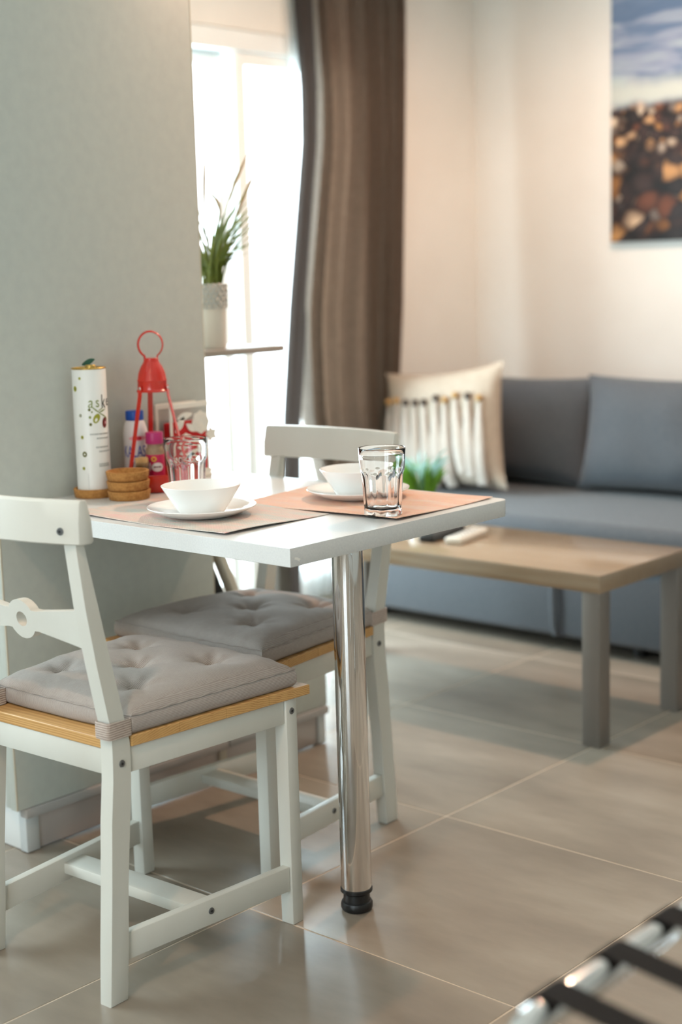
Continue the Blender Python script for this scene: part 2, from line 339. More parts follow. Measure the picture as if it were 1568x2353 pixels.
def box(name, lo, hi, mat, parent=None, bev=0.002, seg=2, smooth=35):
    return finish(name, bx(bmesh.new(), lo, hi, bev, seg), mat, parent, smooth)
def hexa(bm, pts, bev=0.0, seg=2):
    """8 corners: bottom 4 (ccw) then top 4"""
    v = [bm.verts.new(p) for p in pts]
    fs = [(0, 3, 2, 1), (4, 5, 6, 7), (0, 1, 5, 4), (1, 2, 6, 5), (2, 3, 7, 6), (3, 0, 4, 7)]
    for f in fs: bm.faces.new([v[i] for i in f])
    if bev: 
        es = list({e for a in v for e in a.link_edges}); bmesh.ops.bevel(bm, geom=es, offset=bev, segments=seg, profile=0.5, affect='EDGES')
    return bm
def extrude_poly(bm, pts, axis, a, b, bev=0.0, seg=2):
    """polygon in the plane normal to `axis` swept from a to b; pts are the two other coordinates in order"""
    def P(p, t):
        if axis == 0: return (t, p[0], p[1])
        if axis == 1: return (p[0], t, p[1])
        return (p[0], p[1], t)
    va = [bm.verts.new(P(p, a)) for p in pts]; vb = [bm.verts.new(P(p, b)) for p in pts]
    n = len(pts); fa = bm.faces.new(va); fb = bm.faces.new(vb[::-1])
    for i in range(n): bm.faces.new((va[i], vb[i], vb[(i + 1) % n], va[(i + 1) % n]))
    if bev:
        es = list(fa.edges) + list(fb.edges); bmesh.ops.bevel(bm, geom=es, offset=bev, segments=seg, profile=0.5, affect='EDGES')
    return bm
def lathe(bm, prof, n=48, cx=0, cy=0, cz=0, fr=None):
    """revolve (r, z) pairs; closed at r == 0"""
    rows = []
    for r, z in prof:
        if r < 1e-7: rows.append([bm.verts.new((cx, cy, cz + z))])
        else:
            row = []
            for i in range(n):
                t = 2 * PI * i / n; rr = r if fr is None else fr(r, z, t)
                row.append(bm.verts.new((cx + rr * math.cos(t), cy + rr * math.sin(t), cz + z)))
            rows.append(row)
    for a, b in zip(rows[:-1], rows[1:]):
        for i in range(n):
            j = (i + 1) % n
            if len(a) == 1 and len(b) == 1: continue
            if len(a) == 1: bm.faces.new((a[0], b[j], b[i]))
            elif len(b) == 1: bm.faces.new((a[i], a[j], b[0]))
            else: bm.faces.new((a[i], a[j], b[j], b[i]))
    return bm
def tube(bm, path, rad, n=12, cap=True, closed=False, flat=1.0):
    """round bar along a polyline; rad may be a number or a list; flat squashes the section"""
    pts = [Vector(p) for p in path]; m = len(pts)
    rads = rad if isinstance(rad, (list, tuple)) else [rad] * m
    rows = []; ref = None
    for i, p in enumerate(pts):
        if closed: t = (pts[(i + 1) % m] - pts[i - 1]).normalized()
        else: t = (pts[min(i + 1, m - 1)] - pts[max(i - 1, 0)]).normalized()
        if ref is None:
            ref = Vector((0, 0, 1)) if abs(t.z) < 0.9 else Vector((1, 0, 0))
        u = (ref - t * ref.dot(t)).normalized(); ref = u; w = t.cross(u)
        rows.append([bm.verts.new(p + (u * math.cos(2 * PI * k / n) + w * flat * math.sin(2 * PI * k / n)) * rads[i]) for k in range(n)])
    rng = range(m) if closed else range(m - 1)
    for i in rng:
        a, b = rows[i], rows[(i + 1) % m]
        for k in range(n): bm.faces.new((a[k], a[(k + 1) % n], b[(k + 1) % n], b[k]))
    if cap and not closed:
        bm.faces.new(rows[0][::-1]); bm.faces.new(rows[-1])
    return bm
def bar(bm, a, b, w, h, bev=0.0015, up=(0, 0, 1)):
    """rectangular bar from a to b: w sideways, h along up"""
    a, b = Vector(a), Vector(b); t = (b - a).normalized(); u = Vector(up); s = t.cross(u).normalized(); u = s.cross(t).normalized()
    c = lambda p, i, j: p + s * (i * w / 2) + u * (j * h / 2)
    pts = [c(a, -1, -1), c(a, 1, -1), c(b, 1, -1), c(b, -1, -1), c(a, -1, 1), c(a, 1, 1), c(b, 1, 1), c(b, -1, 1)]
    return hexa(bm, pts, bev)
def grid(bm, nu, nv, f, closed_u=False):
    rows = [[bm.verts.new(f(i / (nu if closed_u else nu - 1), j / (nv - 1))) for j in range(nv)] for i in range(nu)]
    for i in range(nu if closed_u else nu - 1):
        for j in range(nv - 1):
            k = (i + 1) % nu
            bm.faces.new((rows[i][j], rows[k][j], rows[k][j + 1], rows[i][j + 1]))
    return rows
def lerp_tab(tab, z):
    if z <= tab[0][0]: return tab[0][1]
    for (z0, v0), (z1, v1) in zip(tab[:-1], tab[1:]):
        if z <= z1: 
            t = (z - z0) / (z1 - z0); return v0 + (v1 - v0) * t
    return tab[-1][1]
def wrap_text(name, text, size, cx, cy, zc, R, th0, mat, parent, sx=1.0, shear=0.0):
    """lettering laid on a cylinder, starting at angle th0"""
    cu = bpy.data.curves.new('lettering', 'FONT'); cu.body = text; cu.size = size; cu.resolution_u = 4; cu.shear = shear
    ob = bpy.data.objects.new('lettering', cu); COL.objects.link(ob)
    dg = bpy.context.evaluated_depsgraph_get(); dg.update()
    me = bpy.data.meshes.new_from_object(ob.evaluated_get(dg)); bpy.data.objects.remove(ob); bpy.data.curves.remove(cu)
    me.name = name
    bm = bmesh.new(); bm.from_mesh(me)
    bmesh.ops.triangulate(bm, faces=bm.faces[:])
    bmesh.ops.subdivide_edges(bm, edges=[e for e in bm.edges if abs(e.verts[0].co.x - e.verts[1].co.x) > 0.004], cuts=2)
    for v in bm.verts:
        x, y = v.co.x * sx, v.co.y; t = th0 + x / R
        v.co = (cx + R * math.cos(t), cy + R * math.sin(t), zc + y)
    bm.to_mesh(me); bm.free(); me.materials.clear(); me.materials.append(MT[mat])
    return link(name, me, parent)
def wrap_patch(name, pts, cx, cy, zc, R, mat, parent):
    """flat printed shape (list of (arc, z)) laid on a cylinder round angle 0 = arc/R"""
    bm = bmesh.new(); c0 = (sum(p[0] for p in pts) / len(pts), sum(p[1] for p in pts) / len(pts))
    def P(p): t = p[0] / R; return (cx + R * math.cos(t), cy + R * math.sin(t), zc + p[1])
    rings = []
    for k in (1.0, 0.66, 0.33):
        rings.append([bm.verts.new(P((c0[0] + (p[0] - c0[0]) * k, c0[1] + (p[1] - c0[1]) * k))) for p in pts])
    n = len(pts)
    for a, b in zip(rings[:-1], rings[1:]):
        for i in range(n): bm.faces.new((a[i], a[(i + 1) % n], b[(i + 1) % n], b[i]))
    bm.faces.new(rings[-1])
    return finish(name, bm, mat, parent, 60)
def ell(a, z, ra, rz, n=14, rot=0.0):
    out = []
    for i in range(n):
        t = 2 * PI * i / n; u, w = ra * math.cos(t), rz * math.sin(t)
        out.append((a + u * math.cos(rot) - w * math.sin(rot), z + u * math.sin(rot) + w * math.cos(rot)))
    return out
def rrect(x0, y0, x1, y1, r, n=4):
    out = []
    for cx, cy, a0 in ((x1 - r, y0 + r, -PI / 2), (x1 - r, y1 - r, 0), (x0 + r, y1 - r, PI / 2), (x0 + r, y0 + r, PI)):
        for i in range(n + 1):
            t = a0 + PI / 2 * i / n; out.append((cx + r * math.cos(t), cy + r * math.sin(t)))
    return out

# ------------------------------------------------------------------ the setting
fl = box('floor', (XW - 0.1, YR - 0.1, -0.12), (XR + 0.1, YB + 0.1, -0.0008), 'grout', bev=0); tag(fl, 'beige grey stoneware tiled floor', kind='structure')
gx = [0.5687 + 0.631 * k for k in range(-3, 6)]; gy = [0.1276 + 0.628 * k for k in range(-7, 7)]
for i in range(len(gx) - 1):
    for j in range(len(gy) - 1):
        x0, x1 = max(gx[i] + 0.0019, XW), min(gx[i + 1] - 0.0019, XR); y0, y1 = max(gy[j] + 0.0019, YR), min(gy[j + 1] - 0.0019, YB)
        if x1 - x0 < 0.02 or y1 - y0 < 0.02: continue
        c = ((x0 + x1) / 2, (y0 + y1) / 2)
        bm = bx(bmesh.new(), (x0 - c[0], y0 - c[1], -0.0105), (x1 - c[0], y1 - c[1], 0.0), 0.0006, 1)
        finish('tile', bm, 'tile', fl, 0, (c[0], c[1], 0.0))
T = 0.14
def wall_with_openings(name, axis, face, out, a0, a1, ops, label, mat='wall'):
    """wall plane normal to axis at `face`, thickness T towards `out`; openings (a0,a1,z0,z1)"""
    bm = bmesh.new(); lo, hi = sorted((face, face + out * T))
    def B(p0, p1, z0, z1):
        if p1 - p0 < 1e-4 or z1 - z0 < 1e-4: return
        if axis == 0: bx(bm, (lo, p0, z0), (hi, p1, z1))
        else: bx(bm, (p0, lo, z0), (p1, hi, z1))
    p = a0
    for (o0, o1, z0, z1) in sorted(ops):
        B(p, o0, 0, ZC); B(o0, o1, 0, z0); B(o0, o1, z1, ZC); p = o1
    B(p, a1, 0, ZC)
    o = finish(name, bm, mat, None, 0); return tag(o, label, kind='structure')
DOOR = (0.92, 2.58, 0.0, 2.045); KWIN = (-1.95, -0.45, 0.62, 2.10); RWIN = (1.0, 2.7, 0.15, 2.15)
wall_with_openings('wall_left', 0, XW, -1, YR - T, YB + T, [DOOR, KWIN], 'warm white wall with the glazed door')
wall_with_openings('wall_back', 1, YB, 1, XW, XR, [], 'warm white wall behind the sofa')
wall_with_openings('wall_right', 0, XR, 1, YR - T, YB + T, [], 'plain grey side wall', 'wall_grey')
wall_with_openings('wall_rear', 1, YR, -1, XW, XR, [RWIN], 'grey wall with a tall window', 'wall_grey')
tag(box('ceiling', (XW - T, YR - T, ZC), (XR + T, YB + T, ZC + 0.1), 'ceiling', bev=0), 'flat white ceiling', kind='structure')
tag(box('baseboard_back', (XW, YB - 0.012, 0.0), (XR, YB, 0.07), 'tile', bev=0.002), 'tile skirting behind the sofa', kind='structure')
tag(box('baseboard_left', (XW, DOOR[1] + 0.02, 0.0), (XW + 0.012, YB - 0.012, 0.07), 'tile', bev=0.002), 'tile skirting beside the glazed door', kind='structure')
tr = box('terrace', (XW - 5.0, YR - 2, -0.25), (XW - T, YB + 3, -0.03), 'terrace', bev=0); tag(tr, 'pale paved terrace beyond the glazed door', kind='structure')

def glazed(name, axis, face, o, splits, label, sash_w=0.055):
    """framed opening with sashes, each with its own pane; axis as for the walls"""
    e = bpy.data.objects.new(name, None); COL.objects.link(e); tag(e, label, kind='structure')
    a0, a1, z0, z1 = o; d0, d1 = (face - 0.11, face - 0.015) if axis == 0 else (face - 0.11, face - 0.015)
    def B(n, p0, p1, q0, q1, e0, e1, mat, par, bev=0.004):
        if axis == 0: return box(n, (e0, p0, q0), (e1, p1, q1), mat, par, bev)
        return box(n, (p0, e0, q0), (p1, e1, q1), mat, par, bev)
    fw = 0.07
    B('frame', a0, a0 + fw, z0, z1, d0, d1, 'frame_white', e); B('frame', a1 - fw, a1, z0, z1, d0, d1, 'frame_white', e)
    B('frame', a0 + fw, a1 - fw, z1 - fw, z1, d0, d1 + 0.01, 'frame_white', e); B('threshold', a0 + fw, a1 - fw, z0, z0 + 0.05, d0, d1, 'frame_white', e)
    edges = [a0 + fw] + splits + [a1 - fw]
    for k in range(len(edges) - 1):
        p0, p1 = edges[k], edges[k + 1]; off = -0.045 if k % 2 == 0 else 0.0
        e0, e1 = d0 + 0.05 + off, d0 + 0.09 + off
        s = bpy.data.objects.new('sash', None); COL.objects.link(s); s.parent = e
        w = sash_w; zb, zt = z0 + 0.05, z1 - fw
        B('stile', p0, p0 + w, zb, zt, e0, e1, 'frame_white', s); B('stile', p1 - w, p1, zb, zt, e0, e1, 'frame_white', s)
        B('top_rail', p0 + w, p1 - w, zt - 0.045, zt, e0, e1, 'frame_white', s); B('bottom_rail', p0 + w, p1 - w, zb, zb + 0.08, e0, e1, 'frame_white', s)
        B('pane', p0 + w, p1 - w, zb + 0.08, zt - 0.045, (e0 + e1) / 2 - 0.003, (e0 + e1) / 2 + 0.003, 'pane', s, 0)
    return e
glazed('window_1', 0, XW, DOOR, [1.905], 'white framed sliding glazed door full of daylight')
glazed('window_2', 0, XW, KWIN, [-1.2], 'white framed kitchen window')
glazed('window_3', 1, YR, RWIN, [1.85], 'white framed tall rear window')

# ------------------------------------------------------------------ kitchen cabinet that forms the partition
PEY = 0.602
cab = thing('tall_cabinet', 'tall kitchen cabinet with a grey end panel beside the dining table', 'cabinet')
box('end_panel', (-0.022, 0.004, 0.105), (0.0, PEY - 0.004, 2.42), 'panel', cab, 0.001)
box('edge_band', (-0.022, PEY - 0.004, 0.105), (0.0, PEY, 2.42), 'edge', cab, 0.0008); box('edge_band', (-0.0215, 0.0, 0.105), (-0.0035, 0.004, 2.42), 'panel', cab, 0.0006); box('edge_line', (-0.003, 0.0, 0.105), (-0.0002, 0.004, 2.42), 'edge', cab, 0.0006)
box('carcass', (-0.60, 0.028, 0.105), (-0.022, PEY - 0.002, 2.42), 'panel', cab, 0.001)
d = box('door', (-0.598, 0.006, 0.115), (-0.046, 0.026, 1.30), 'cab_white', cab, 0.002); tube_bm = tube(bmesh.new(), [(-0.09, 0.004, 0.95), (-0.09, -0.026, 0.95), (-0.09, -0.026, 1.15), (-0.09, 0.004, 1.15)], 0.005); finish('handle', tube_bm, 'chrome', d)
d = box('door', (-0.598, 0.006, 1.305), (-0.046, 0.026, 2.415), 'cab_white', cab, 0.002); tube_bm = tube(bmesh.new(), [(-0.09, 0.004, 1.35), (-0.09, -0.026, 1.35), (-0.09, -0.026, 1.55), (-0.09, 0.004, 1.55)], 0.005); finish('handle', tube_bm, 'chrome', d)
box('front_filler', (-0.044, 0.004, 0.105), (-0.023, 0.026, 2.42), 'panel', cab, 0.001)
box('bottom_trim', (-0.02, 0.02, 0.083), (0.006, PEY + 0.02, 0.104), 'trim_grey', cab, 0.003)
box('plinth', (-0.03, 0.062, 0.004), (-0.012, PEY, 0.086), 'plinth', cab, 0.001); box('plinth_trim', (-0.034, 0.026, 0.002), (-0.008, 0.060, 0.086), 'alu', cab, 0.002)
box('plinth_front', (-0.59, 0.030, 0.002), (-0.036, 0.046, 0.103), 'cab_white', cab, 0.001)
box('plinth_joint', (-0.026, PEY, 0.002), (-0.006, PEY + 0.022, 0.083), 'edge', cab, 0.001)
LCY = 0.985
low = thing('low_cabinet', 'low grey cabinet running on from the tall one towards the glazed door', 'cabinet')
box('body', (-0.42, PEY + 0.006, 0.105), (0.0, LCY, 0.282), 'panel', low, 0.002); box('top', (-0.42, PEY + 0.006, 0.283), (0.004, LCY + 0.004, 0.30), 'edge', low, 0.002)
box('bottom_trim', (-0.02, PEY + 0.024, 0.083), (0.006, LCY, 0.104), 'trim_grey', low, 0.003)
box('plinth', (-0.03, PEY + 0.026, 0.004), (-0.012, LCY - 0.03, 0.082), 'plinth', low, 0.001); box('plinth_trim', (-0.034, LCY - 0.028, 0.002), (-0.008, LCY, 0.082), 'alu', low, 0.002)
br = thing('corner_brace', 'slanting tan brace in front of a dark triangular sheet for the shaded gap under the table', 'brace')
bm = bmesh.new(); hexa(bm, [(-0.03, 0.735, 0.302), (0.0, 0.735, 0.302), (0.0, 0.755, 0.302), (-0.03, 0.755, 0.302), (-0.03, PEY + 0.001, 0.60), (0.0, PEY + 0.001, 0.60), (0.0, PEY + 0.016, 0.612), (-0.03, PEY + 0.016, 0.612)], 0.001); finish('strut', bm, 'edge', br)
bm = extrude_poly(bmesh.new(), [(PEY + 0.001, 0.302), (0.734, 0.302), (PEY + 0.001, 0.597)], 0, -0.05, -0.035); finish('board', bm, 'dark', br)  # dark sheet standing in for the shade inside an open gap
sh = thing('wall_shelf', 'thin shelf board fixed behind the grey cabinet, carrying the vase', 'shelf')
box('shelf_board', (-0.36, PEY + 0.001, 1.027), (-0.098, 0.972, 1.043), 'shelf_taupe', sh, 0.002)
box('bracket', (-0.34, PEY + 0.001, 0.96), (-0.325, PEY + 0.05, 1.0265), 'cab_white', sh, 0.001)

# ------------------------------------------------------------------ dining table
TH, TT, TW, TL = 0.764, 0.033, 0.835, 0.639
tb = thing('dining_table', 'white wall-fixed dining table on one chrome leg', 'table')
pts = [(0.001, 0.0), (TW, 0.0)] + [(TW - 0.02 + 0.02 * math.cos(t), TL - 0.02 + 0.02 * math.sin(t)) for t in [i * PI / 12 for i in range(7)]] + [(0.001, TL)]
top = finish('tabletop', extrude_poly(bmesh.new(), pts, 2, TH - TT, TH, 0.0008, 1), 'table_white', tb)
bm = bmesh.new(); vs = [(TW + 0.0004, y, z) for y, z in ((0.010, 0.744), (0.016, 0.742), (0.024, 0.7375), (0.022, 0.741), (0.026, 0.742), (0.017, 0.7465), (0.011, 0.7475))]
va = [bm.verts.new(p) for p in vs]; bm.faces.new(va); tag(finish('chipped_spot', bm, 'chip', top, 0), 'white chip in the tabletop edge')
LX, LY = 0.735, 0.2575
lg = finish('leg', lathe(bmesh.new(), [(0, 0.046), (0.0295, 0.046), (0.030, 0.047), (0.030, TH - TT - 0.008), (0.0, TH - TT - 0.008)], 64, LX, LY), 'chrome', tb)
finish('mounting_plate', lathe(bmesh.new(), [(0, TH - TT - 0.008), (0.045, TH - TT - 0.008), (0.045, TH - TT - 0.0005), (0, TH - TT - 0.0005)], 40, LX, LY), 'chrome', tb)
foot = [(0, 0.0), (0.026, 0.0), (0.029, 0.002), (0.031, 0.006), (0.031, 0.014), (0.029, 0.018), (0.026, 0.0195), (0.0255, 0.034), (0.0285, 0.037), (0.0312, 0.039), (0.0312, 0.045), (0.0295, 0.0465), (0, 0.0465)]
finish('levelling_foot', lathe(bmesh.new(), foot, 56, LX, LY, fr=lambda r, z, t: r * (1 - (0.018 if 0.005 < z < 0.015 and math.sin(t * 20) > 0.6 else 0))), 'black_plastic', lg)

# ------------------------------------------------------------------ chairs
def make_chair(label):
    t = thing('dining_chair', label, 'chair', group='cream chairs at the dining table')
    zs = [0, .10, .20, .32, .39, .42, .45, .475, .497, .55, .60, .70, .80, .815]
    bk = [-.252, -.244, -.236, -.228, -.2205, -.219, -.2185, -.219, -.2225, -.233, -.243, -.260, -.2720, -.2725]
    fr_ = [-.212, -.205, -.199, -.187, -.180, -.179, -.179, -.183, -.189, -.2005, -.212, -.233, -.255, -.257]
    for s in (-1, 1):
        xo = s * 0.181; xi = s * 0.152
        pts = [(b, z) for b, z in zip(bk, zs)] + [(f, z) for f, z in reversed(list(zip(fr_, zs)))]
        bm = extrude_poly(bmesh.new(), pts, 0, min(xo, xi), max(xo, xi), 0.003, 2)
        lgp = finish('rear_leg', bm, 'chair', t)
        screw(lgp, (s * 0.1813, -0.199, 0.419), (s, 0, 0))
        bm = bmesh.new(); x0, x1 = sorted((s * 0.190, s * 0.220)); bx(bm, (x0, 0.176, 0), (x1, 0.206, 0.4425), 0.002)
        lgp = finish('front_leg', bm, 'chair', t); screw(lgp, (s * 0.2203, 0.191, 0.419), (s, 0, 0))
        # side apron and side stretcher follow the splay of the seat
        bm = bar(bmesh.new(), (s * 0.1685, -0.179, 0.4195), (s * 0.2065, 0.176, 0.4195), 0.018, 0.0455); finish('side_apron', bm, 'chair', t)
        bm = bar(bmesh.new(), (s * 0.167, -0.206, 0.092), (s * 0.2065, 0.176, 0.092), 0.018, 0.048); st = finish('side_stretcher', bm, 'chair', t)
        screw(st, (s * 0.1960, -0.018, 0.094), (s, -s * 0.0 - 0.09, 0))
    finish('back_apron', bx(bmesh.new(), (-0.1515, -0.212, 0.397), (0.1515, -0.194, 0.4425), 0.0015), 'chair', t)
    finish('front_apron', bx(bmesh.new(), (-0.189, 0.184, 0.397), (0.189, 0.202, 0.4425), 0.0015), 'chair', t)
    finish('cross_stretcher', bx(bmesh.new(), (-0.1875, -0.045, 0.083), (0.1875, 0.010, 0.105), 0.003), 'chair', t)
    seat = bpy.data.objects.new('seat', None); COL.objects.link(seat); seat.parent = t
    hw = lambda y: 0.184 + (y + 0.178) / 0.411 * 0.046
    cuts = [-0.1765, -0.075, 0.03, 0.132, 0.233]
    for a, b in zip(cuts[:-1], cuts[1:]):
        a += 0.0003; b -= 0.0003
        if a < -0.17: pl = [(-0.1505, -0.214), (0.1505, -0.214), (0.1505, a), (hw(a), a), (hw(b), b), (-hw(b), b), (-hw(a), a), (-0.1505, a)]
        else: pl = [(-hw(a), a), (hw(a), a), (hw(b), b), (-hw(b), b)]
        finish('plank', extrude_poly(bmesh.new(), pl, 2, 0.443, 0.462, 0.0012, 1), 'pine', seat)
    # curved top rail
    bm = bmesh.new(); n = 21; rows = []
    sec = [(-.2735, .806), (-.2690, .8035), (-.2480, .8035), (-.2435, .807), (-.2465, .84), (-.2525, .870), (-.2555, .8755), (-.2660, .8765), (-.2705, .872), (-.2730, .84)]
    for i in range(n):
        x = -0.192 + 0.384 * i / (n - 1); k = 1.0
        sag = 0.030 * (1 - (x / 0.192) ** 2)
        cyy = -.259; czz = .84
        rows.append([bm.verts.new((x, cyy + (y - cyy) * k - sag, czz + (z - czz) * (k if k == 1 else 0.97))) for y, z in sec])
    for a, b in zip(rows[:-1], rows[1:]):
        for j in range(len(sec)): bm.faces.new((a[j], a[(j + 1) % len(sec)], b[(j + 1) % len(sec)], b[j]))
    fe = [bm.faces.new(rows[0]), bm.faces.new(rows[-1][::-1])]
    bmesh.ops.bevel(bm, geom=list({e for f in fe for e in f.edges}), offset=0.0015, segments=2, profile=0.5, affect='EDGES')
    rail = finish('top_rail', bm, 'chair', t, 40)
    for s in (-1, 1): screw(rail, (s * 0.158, -0.2835, 0.826), (s * 0.3, -1, 0))
    # bow-tie slat with a ring in the middle
    up = []
    for i in range(0, 13): up.append((-0.1515 + 0.1115 * i / 12, 0.656 + 0.033 - 0.016 * (i / 12) ** 0.9))
    c = 0.655; r = 0.035
    a0 = math.radians(148)
    arc = [(r * math.cos(a0 - (a0 - math.radians(32)) * i / 14), c + r * math.sin(a0 - (a0 - math.radians(32)) * i / 14)) for i in range(15)]
    right = [(-x, z) for x, z in reversed(up)]
    top_ = up + arc + right
    outline = top_ + [(x, 2 * 0.655 - z) for x, z in reversed(top_)]
    hole = [(0.0135 * math.cos(2 * PI * i / 20), c + 0.0135 * math.sin(2 * PI * i / 20)) for i in range(20)]
    bm = bmesh.new()
    def loop(pts, y): return [bm.verts.new((x, y, z)) for x, z in pts]
    y0, y1 = -0.247, -0.229
    sh_ = lambda p, y: y - (p[1] - 0.655) * 0.17
    A = [bm.verts.new((x, sh_((x, z), y0), z)) for x, z in outline]; Hh = [bm.verts.new((x, sh_((x, z), y0), z)) for x, z in hole]
    es = [bm.edges.new((A[i], A[(i + 1) % len(A)])) for i in range(len(A))] + [bm.edges.new((Hh[i], Hh[(i + 1) % len(Hh)])) for i in range(len(Hh))]
    g = bmesh.ops.triangle_fill(bm, use_beauty=True, edges=es)
    fs = [f for f in bm.faces]
    ex = bmesh.ops.extrude_face_region(bm, geom=fs)
    for v in [q for q in ex['geom'] if isinstance(q, bmesh.types.BMVert)]: v.co.y += (y1 - y0)
    finish('back_slat', bm, 'chair', t, 30)
    return t
def screw(parent, p, nrm):
    q = Vector(nrm).to_track_quat('Z', 'Y').to_matrix().to_4x4(); q.translation = Vector(p)
    bm = lathe(bmesh.new(), [(0.0, 0.0012), (0.0028, 0.0012), (0.0030, 0.0016), (0.0058, 0.0014), (0.0063, 0.0), (0.0063, -0.003), (0, -0.003)], 20)
    bmesh.ops.transform(bm, matrix=q, verts=bm.verts); s = finish('screw', bm, 'screw', parent)
    bm = bmesh.new(); bx(bm, (-0.0023, -0.0008, 0.0008), (0.0023, 0.0008, 0.0018)); bx(bm, (-0.0008, -0.0023, 0.0008), (0.0008, 0.0023, 0.0018))
    bmesh.ops.transform(bm, matrix=q, verts=bm.verts); finish('screw_slot', bm, 'hole', parent, 0)
    return s
chair1 = make_chair('cream wooden chair nearest the camera, its back towards us')
chair1.location = (0.478, -0.060, 0.0); chair1.rotation_euler.z = math.radians(2.6)
chair2 = copy_tree(chair1); chair2['label'] = 'cream wooden chair on the far side of the dining table, facing us'
chair2.location = (0.318, 0.420, 0.0); chair2.rotation_euler.z = math.radians(180 + 1.0)

# ------------------------------------------------------------------ seat cushions
def make_cushion(label):
    t = thing('seat_cushion', label, 'cushion', group='tufted cushions on the dining chairs')
    tufts = [(0, 0.0), (-0.098, 0.094), (0.098, 0.094), (-0.098, -0.094), (0.098, -0.094)]
    zb = 0.4632; N = 64
    def shape(u, v):
        y = -0.172 + (v + 1) / 2 * 0.378
        w = 0.181 + (v + 1) / 2 * 0.036
        e = 0.005 * (1 - v * v); x = u * (w - 0.006 * (1 - v * v) * 0)
        y += -0.006 * u * u * 0 + (0.005 * (1 - u * u)) * (1 if v > 0 else -1) * abs(v) ** 6
        return x, y
    bm = bmesh.new()
    def sgn_pow(a, p): return math.copysign(abs(a) ** p, a)
    def top_z(x, y, u, v):
        edge = (1 - abs(u) ** 5.0) ** 0.5 * (1 - abs(v) ** 5.0) ** 0.5 if abs(u) < 1 and abs(v) < 1 else 0
        z = zb + 0.031 + 0.033 * edge
        for i, (a, b) in enumerate(tufts):
            dx, dy = x - a, y - b - 0.012; r = math.hypot(dx, dy); th = math.atan2(dy, dx)
            z -= (0.021 * math.exp(-(r / 0.016) ** 1.4) + 0.011 * math.exp(-(r / 0.052) ** 2)) 
            z += 0.0022 * math.cos(th * 6 + i * 1.3) * math.exp(-((r - 0.03) / 0.02) ** 2)
        z += 0.0018 * noise.noise(Vector((x * 22, y * 22, 1.0)))
        # gathered creases that run in from the seams
        fx = abs(v) ** 6; z += 0.0011 * fx * math.sin(x * 120 + 2 * math.sin(x * 37)); fy = abs(u) ** 6; z += 0.0008 * fy * math.sin(y * 100 + 2 * math.sin(y * 41))
        return z
    rows = []
    for i in range(N + 1):
        row = []
        for j in range(N + 1):
            u = -1 + 2 * i / N; v = -1 + 2 * j / N
            x, y = shape(u, v); row.append(bm.verts.new((x, y, top_z(x, y, u, v))))
        rows.append(row)
    for i in range(N):
        for j in range(N): bm.faces.new((rows[i][j], rows[i + 1][j], rows[i + 1][j + 1], rows[i][j + 1]))
    # boxed border and underside
    ring = [rows[i][0] for i in range(N)] + [rows[N][j] for j in range(N)] + [rows[N - i][N] for i in range(N)] + [rows[0][N - j] for j in range(N)]
    prev = ring; m = len(ring); cxy = Vector((0, 0.015, 0))
    for k, (zz, off) in enumerate(((0.026, 0.0032), (0.016, 0.0046), (0.006, 0.0030), (0.0, -0.004))):
        cur = []
        for v in ring:
            d = Vector((v.co.x, v.co.y - 0.015, 0)).normalized(); wob = 0.0006 * math.sin(v.co.x * 50 + v.co.y * 70)
            cur.append(bm.verts.new((v.co.x + d.x * (off + wob), v.co.y + d.y * (off + wob), zb + zz)))
        for a in range(m): b = (a + 1) % m; bm.faces.new((prev[a], cur[a], cur[b], prev[b]))
        prev = cur
    bm.faces.new(prev[::-1])
    pad = finish('pad', bm, 'cushion', t, 70)
    # piping along the upper seam
    path = []
    for v0 in range(4 * N):
        s, k = divmod(v0, N); f = -1 + 2 * k / N
        u, v = ((f, -1), (1, f), (-f, 1), (-1, -f))[s]; x, y = shape(u, v); path.append((x * 1.004, 0.015 + (y - 0.015) * 1.004, zb + 0.0322 + 0.0008 * math.sin(v0 * 0.9)))
    finish('piping', tube(bmesh.new(), path, 0.0016, 6, closed=True), 'cushion', pad)
    for i, (a, b) in enumerate(tufts):
        z = top_z(a, b + 0.012, 0.0, 0.0)
        finish('tuft', lathe(bmesh.new(), [(0, 0.0022), (0.003, 0.002), (0.005, 0.0008), (0.0055, -0.002), (0, -0.003)], 12, a, b + 0.012, z), 'thread', pad)
    for s in (-1, 1):
        # tie strap: a flat band round the back post
        x0, x1 = sorted((s * 0.1485, s * 0.1845)); pth = rrect(x0, -0.2275, x1, -0.1740, 0.006, 4)
        bm = bmesh.new(); inner = rrect(x0 + 0.0018, -0.2257, x1 - 0.0018, -0.1758, 0.005, 4); n = len(pth)
        H = [0.4640, 0.4690, 0.4780, 0.4870, 0.4935]
        sl = lambda y, z: z + (y + 0.2) * -0.05
        O = [[bm.verts.new((p[0] * 1.0, p[1] + (0.0009 if 0 < q < 4 else 0) * (-1 if p[1] < -0.2 else 1), sl(p[1], h))) for p in pth] for q, h in enumerate(H)]
        I = [[bm.verts.new((p[0], p[1], sl(p[1], h))) for p in inner] for h in H]
        for q in range(len(H) - 1):
            for a in range(n):
                b = (a + 1) % n; bm.faces.new((O[q][a], O[q][b], O[q + 1][b], O[q + 1][a])); bm.faces.new((I[q][b], I[q][a], I[q + 1][a], I[q + 1][b]))
        for a in range(n):
            b = (a + 1) % n; bm.faces.new((O[0][b], O[0][a], I[0][a], I[0][b])); bm.faces.new((O[-1][a], O[-1][b], I[-1][b], I[-1][a]))
        finish('tie_strap', bm, 'strap', t, 60)
    return t
cu1 = make_cushion('tufted grey ribbed cushion on the chair nearest the camera'); cu1.location = chair1.location; cu1.rotation_euler = chair1.rotation_euler
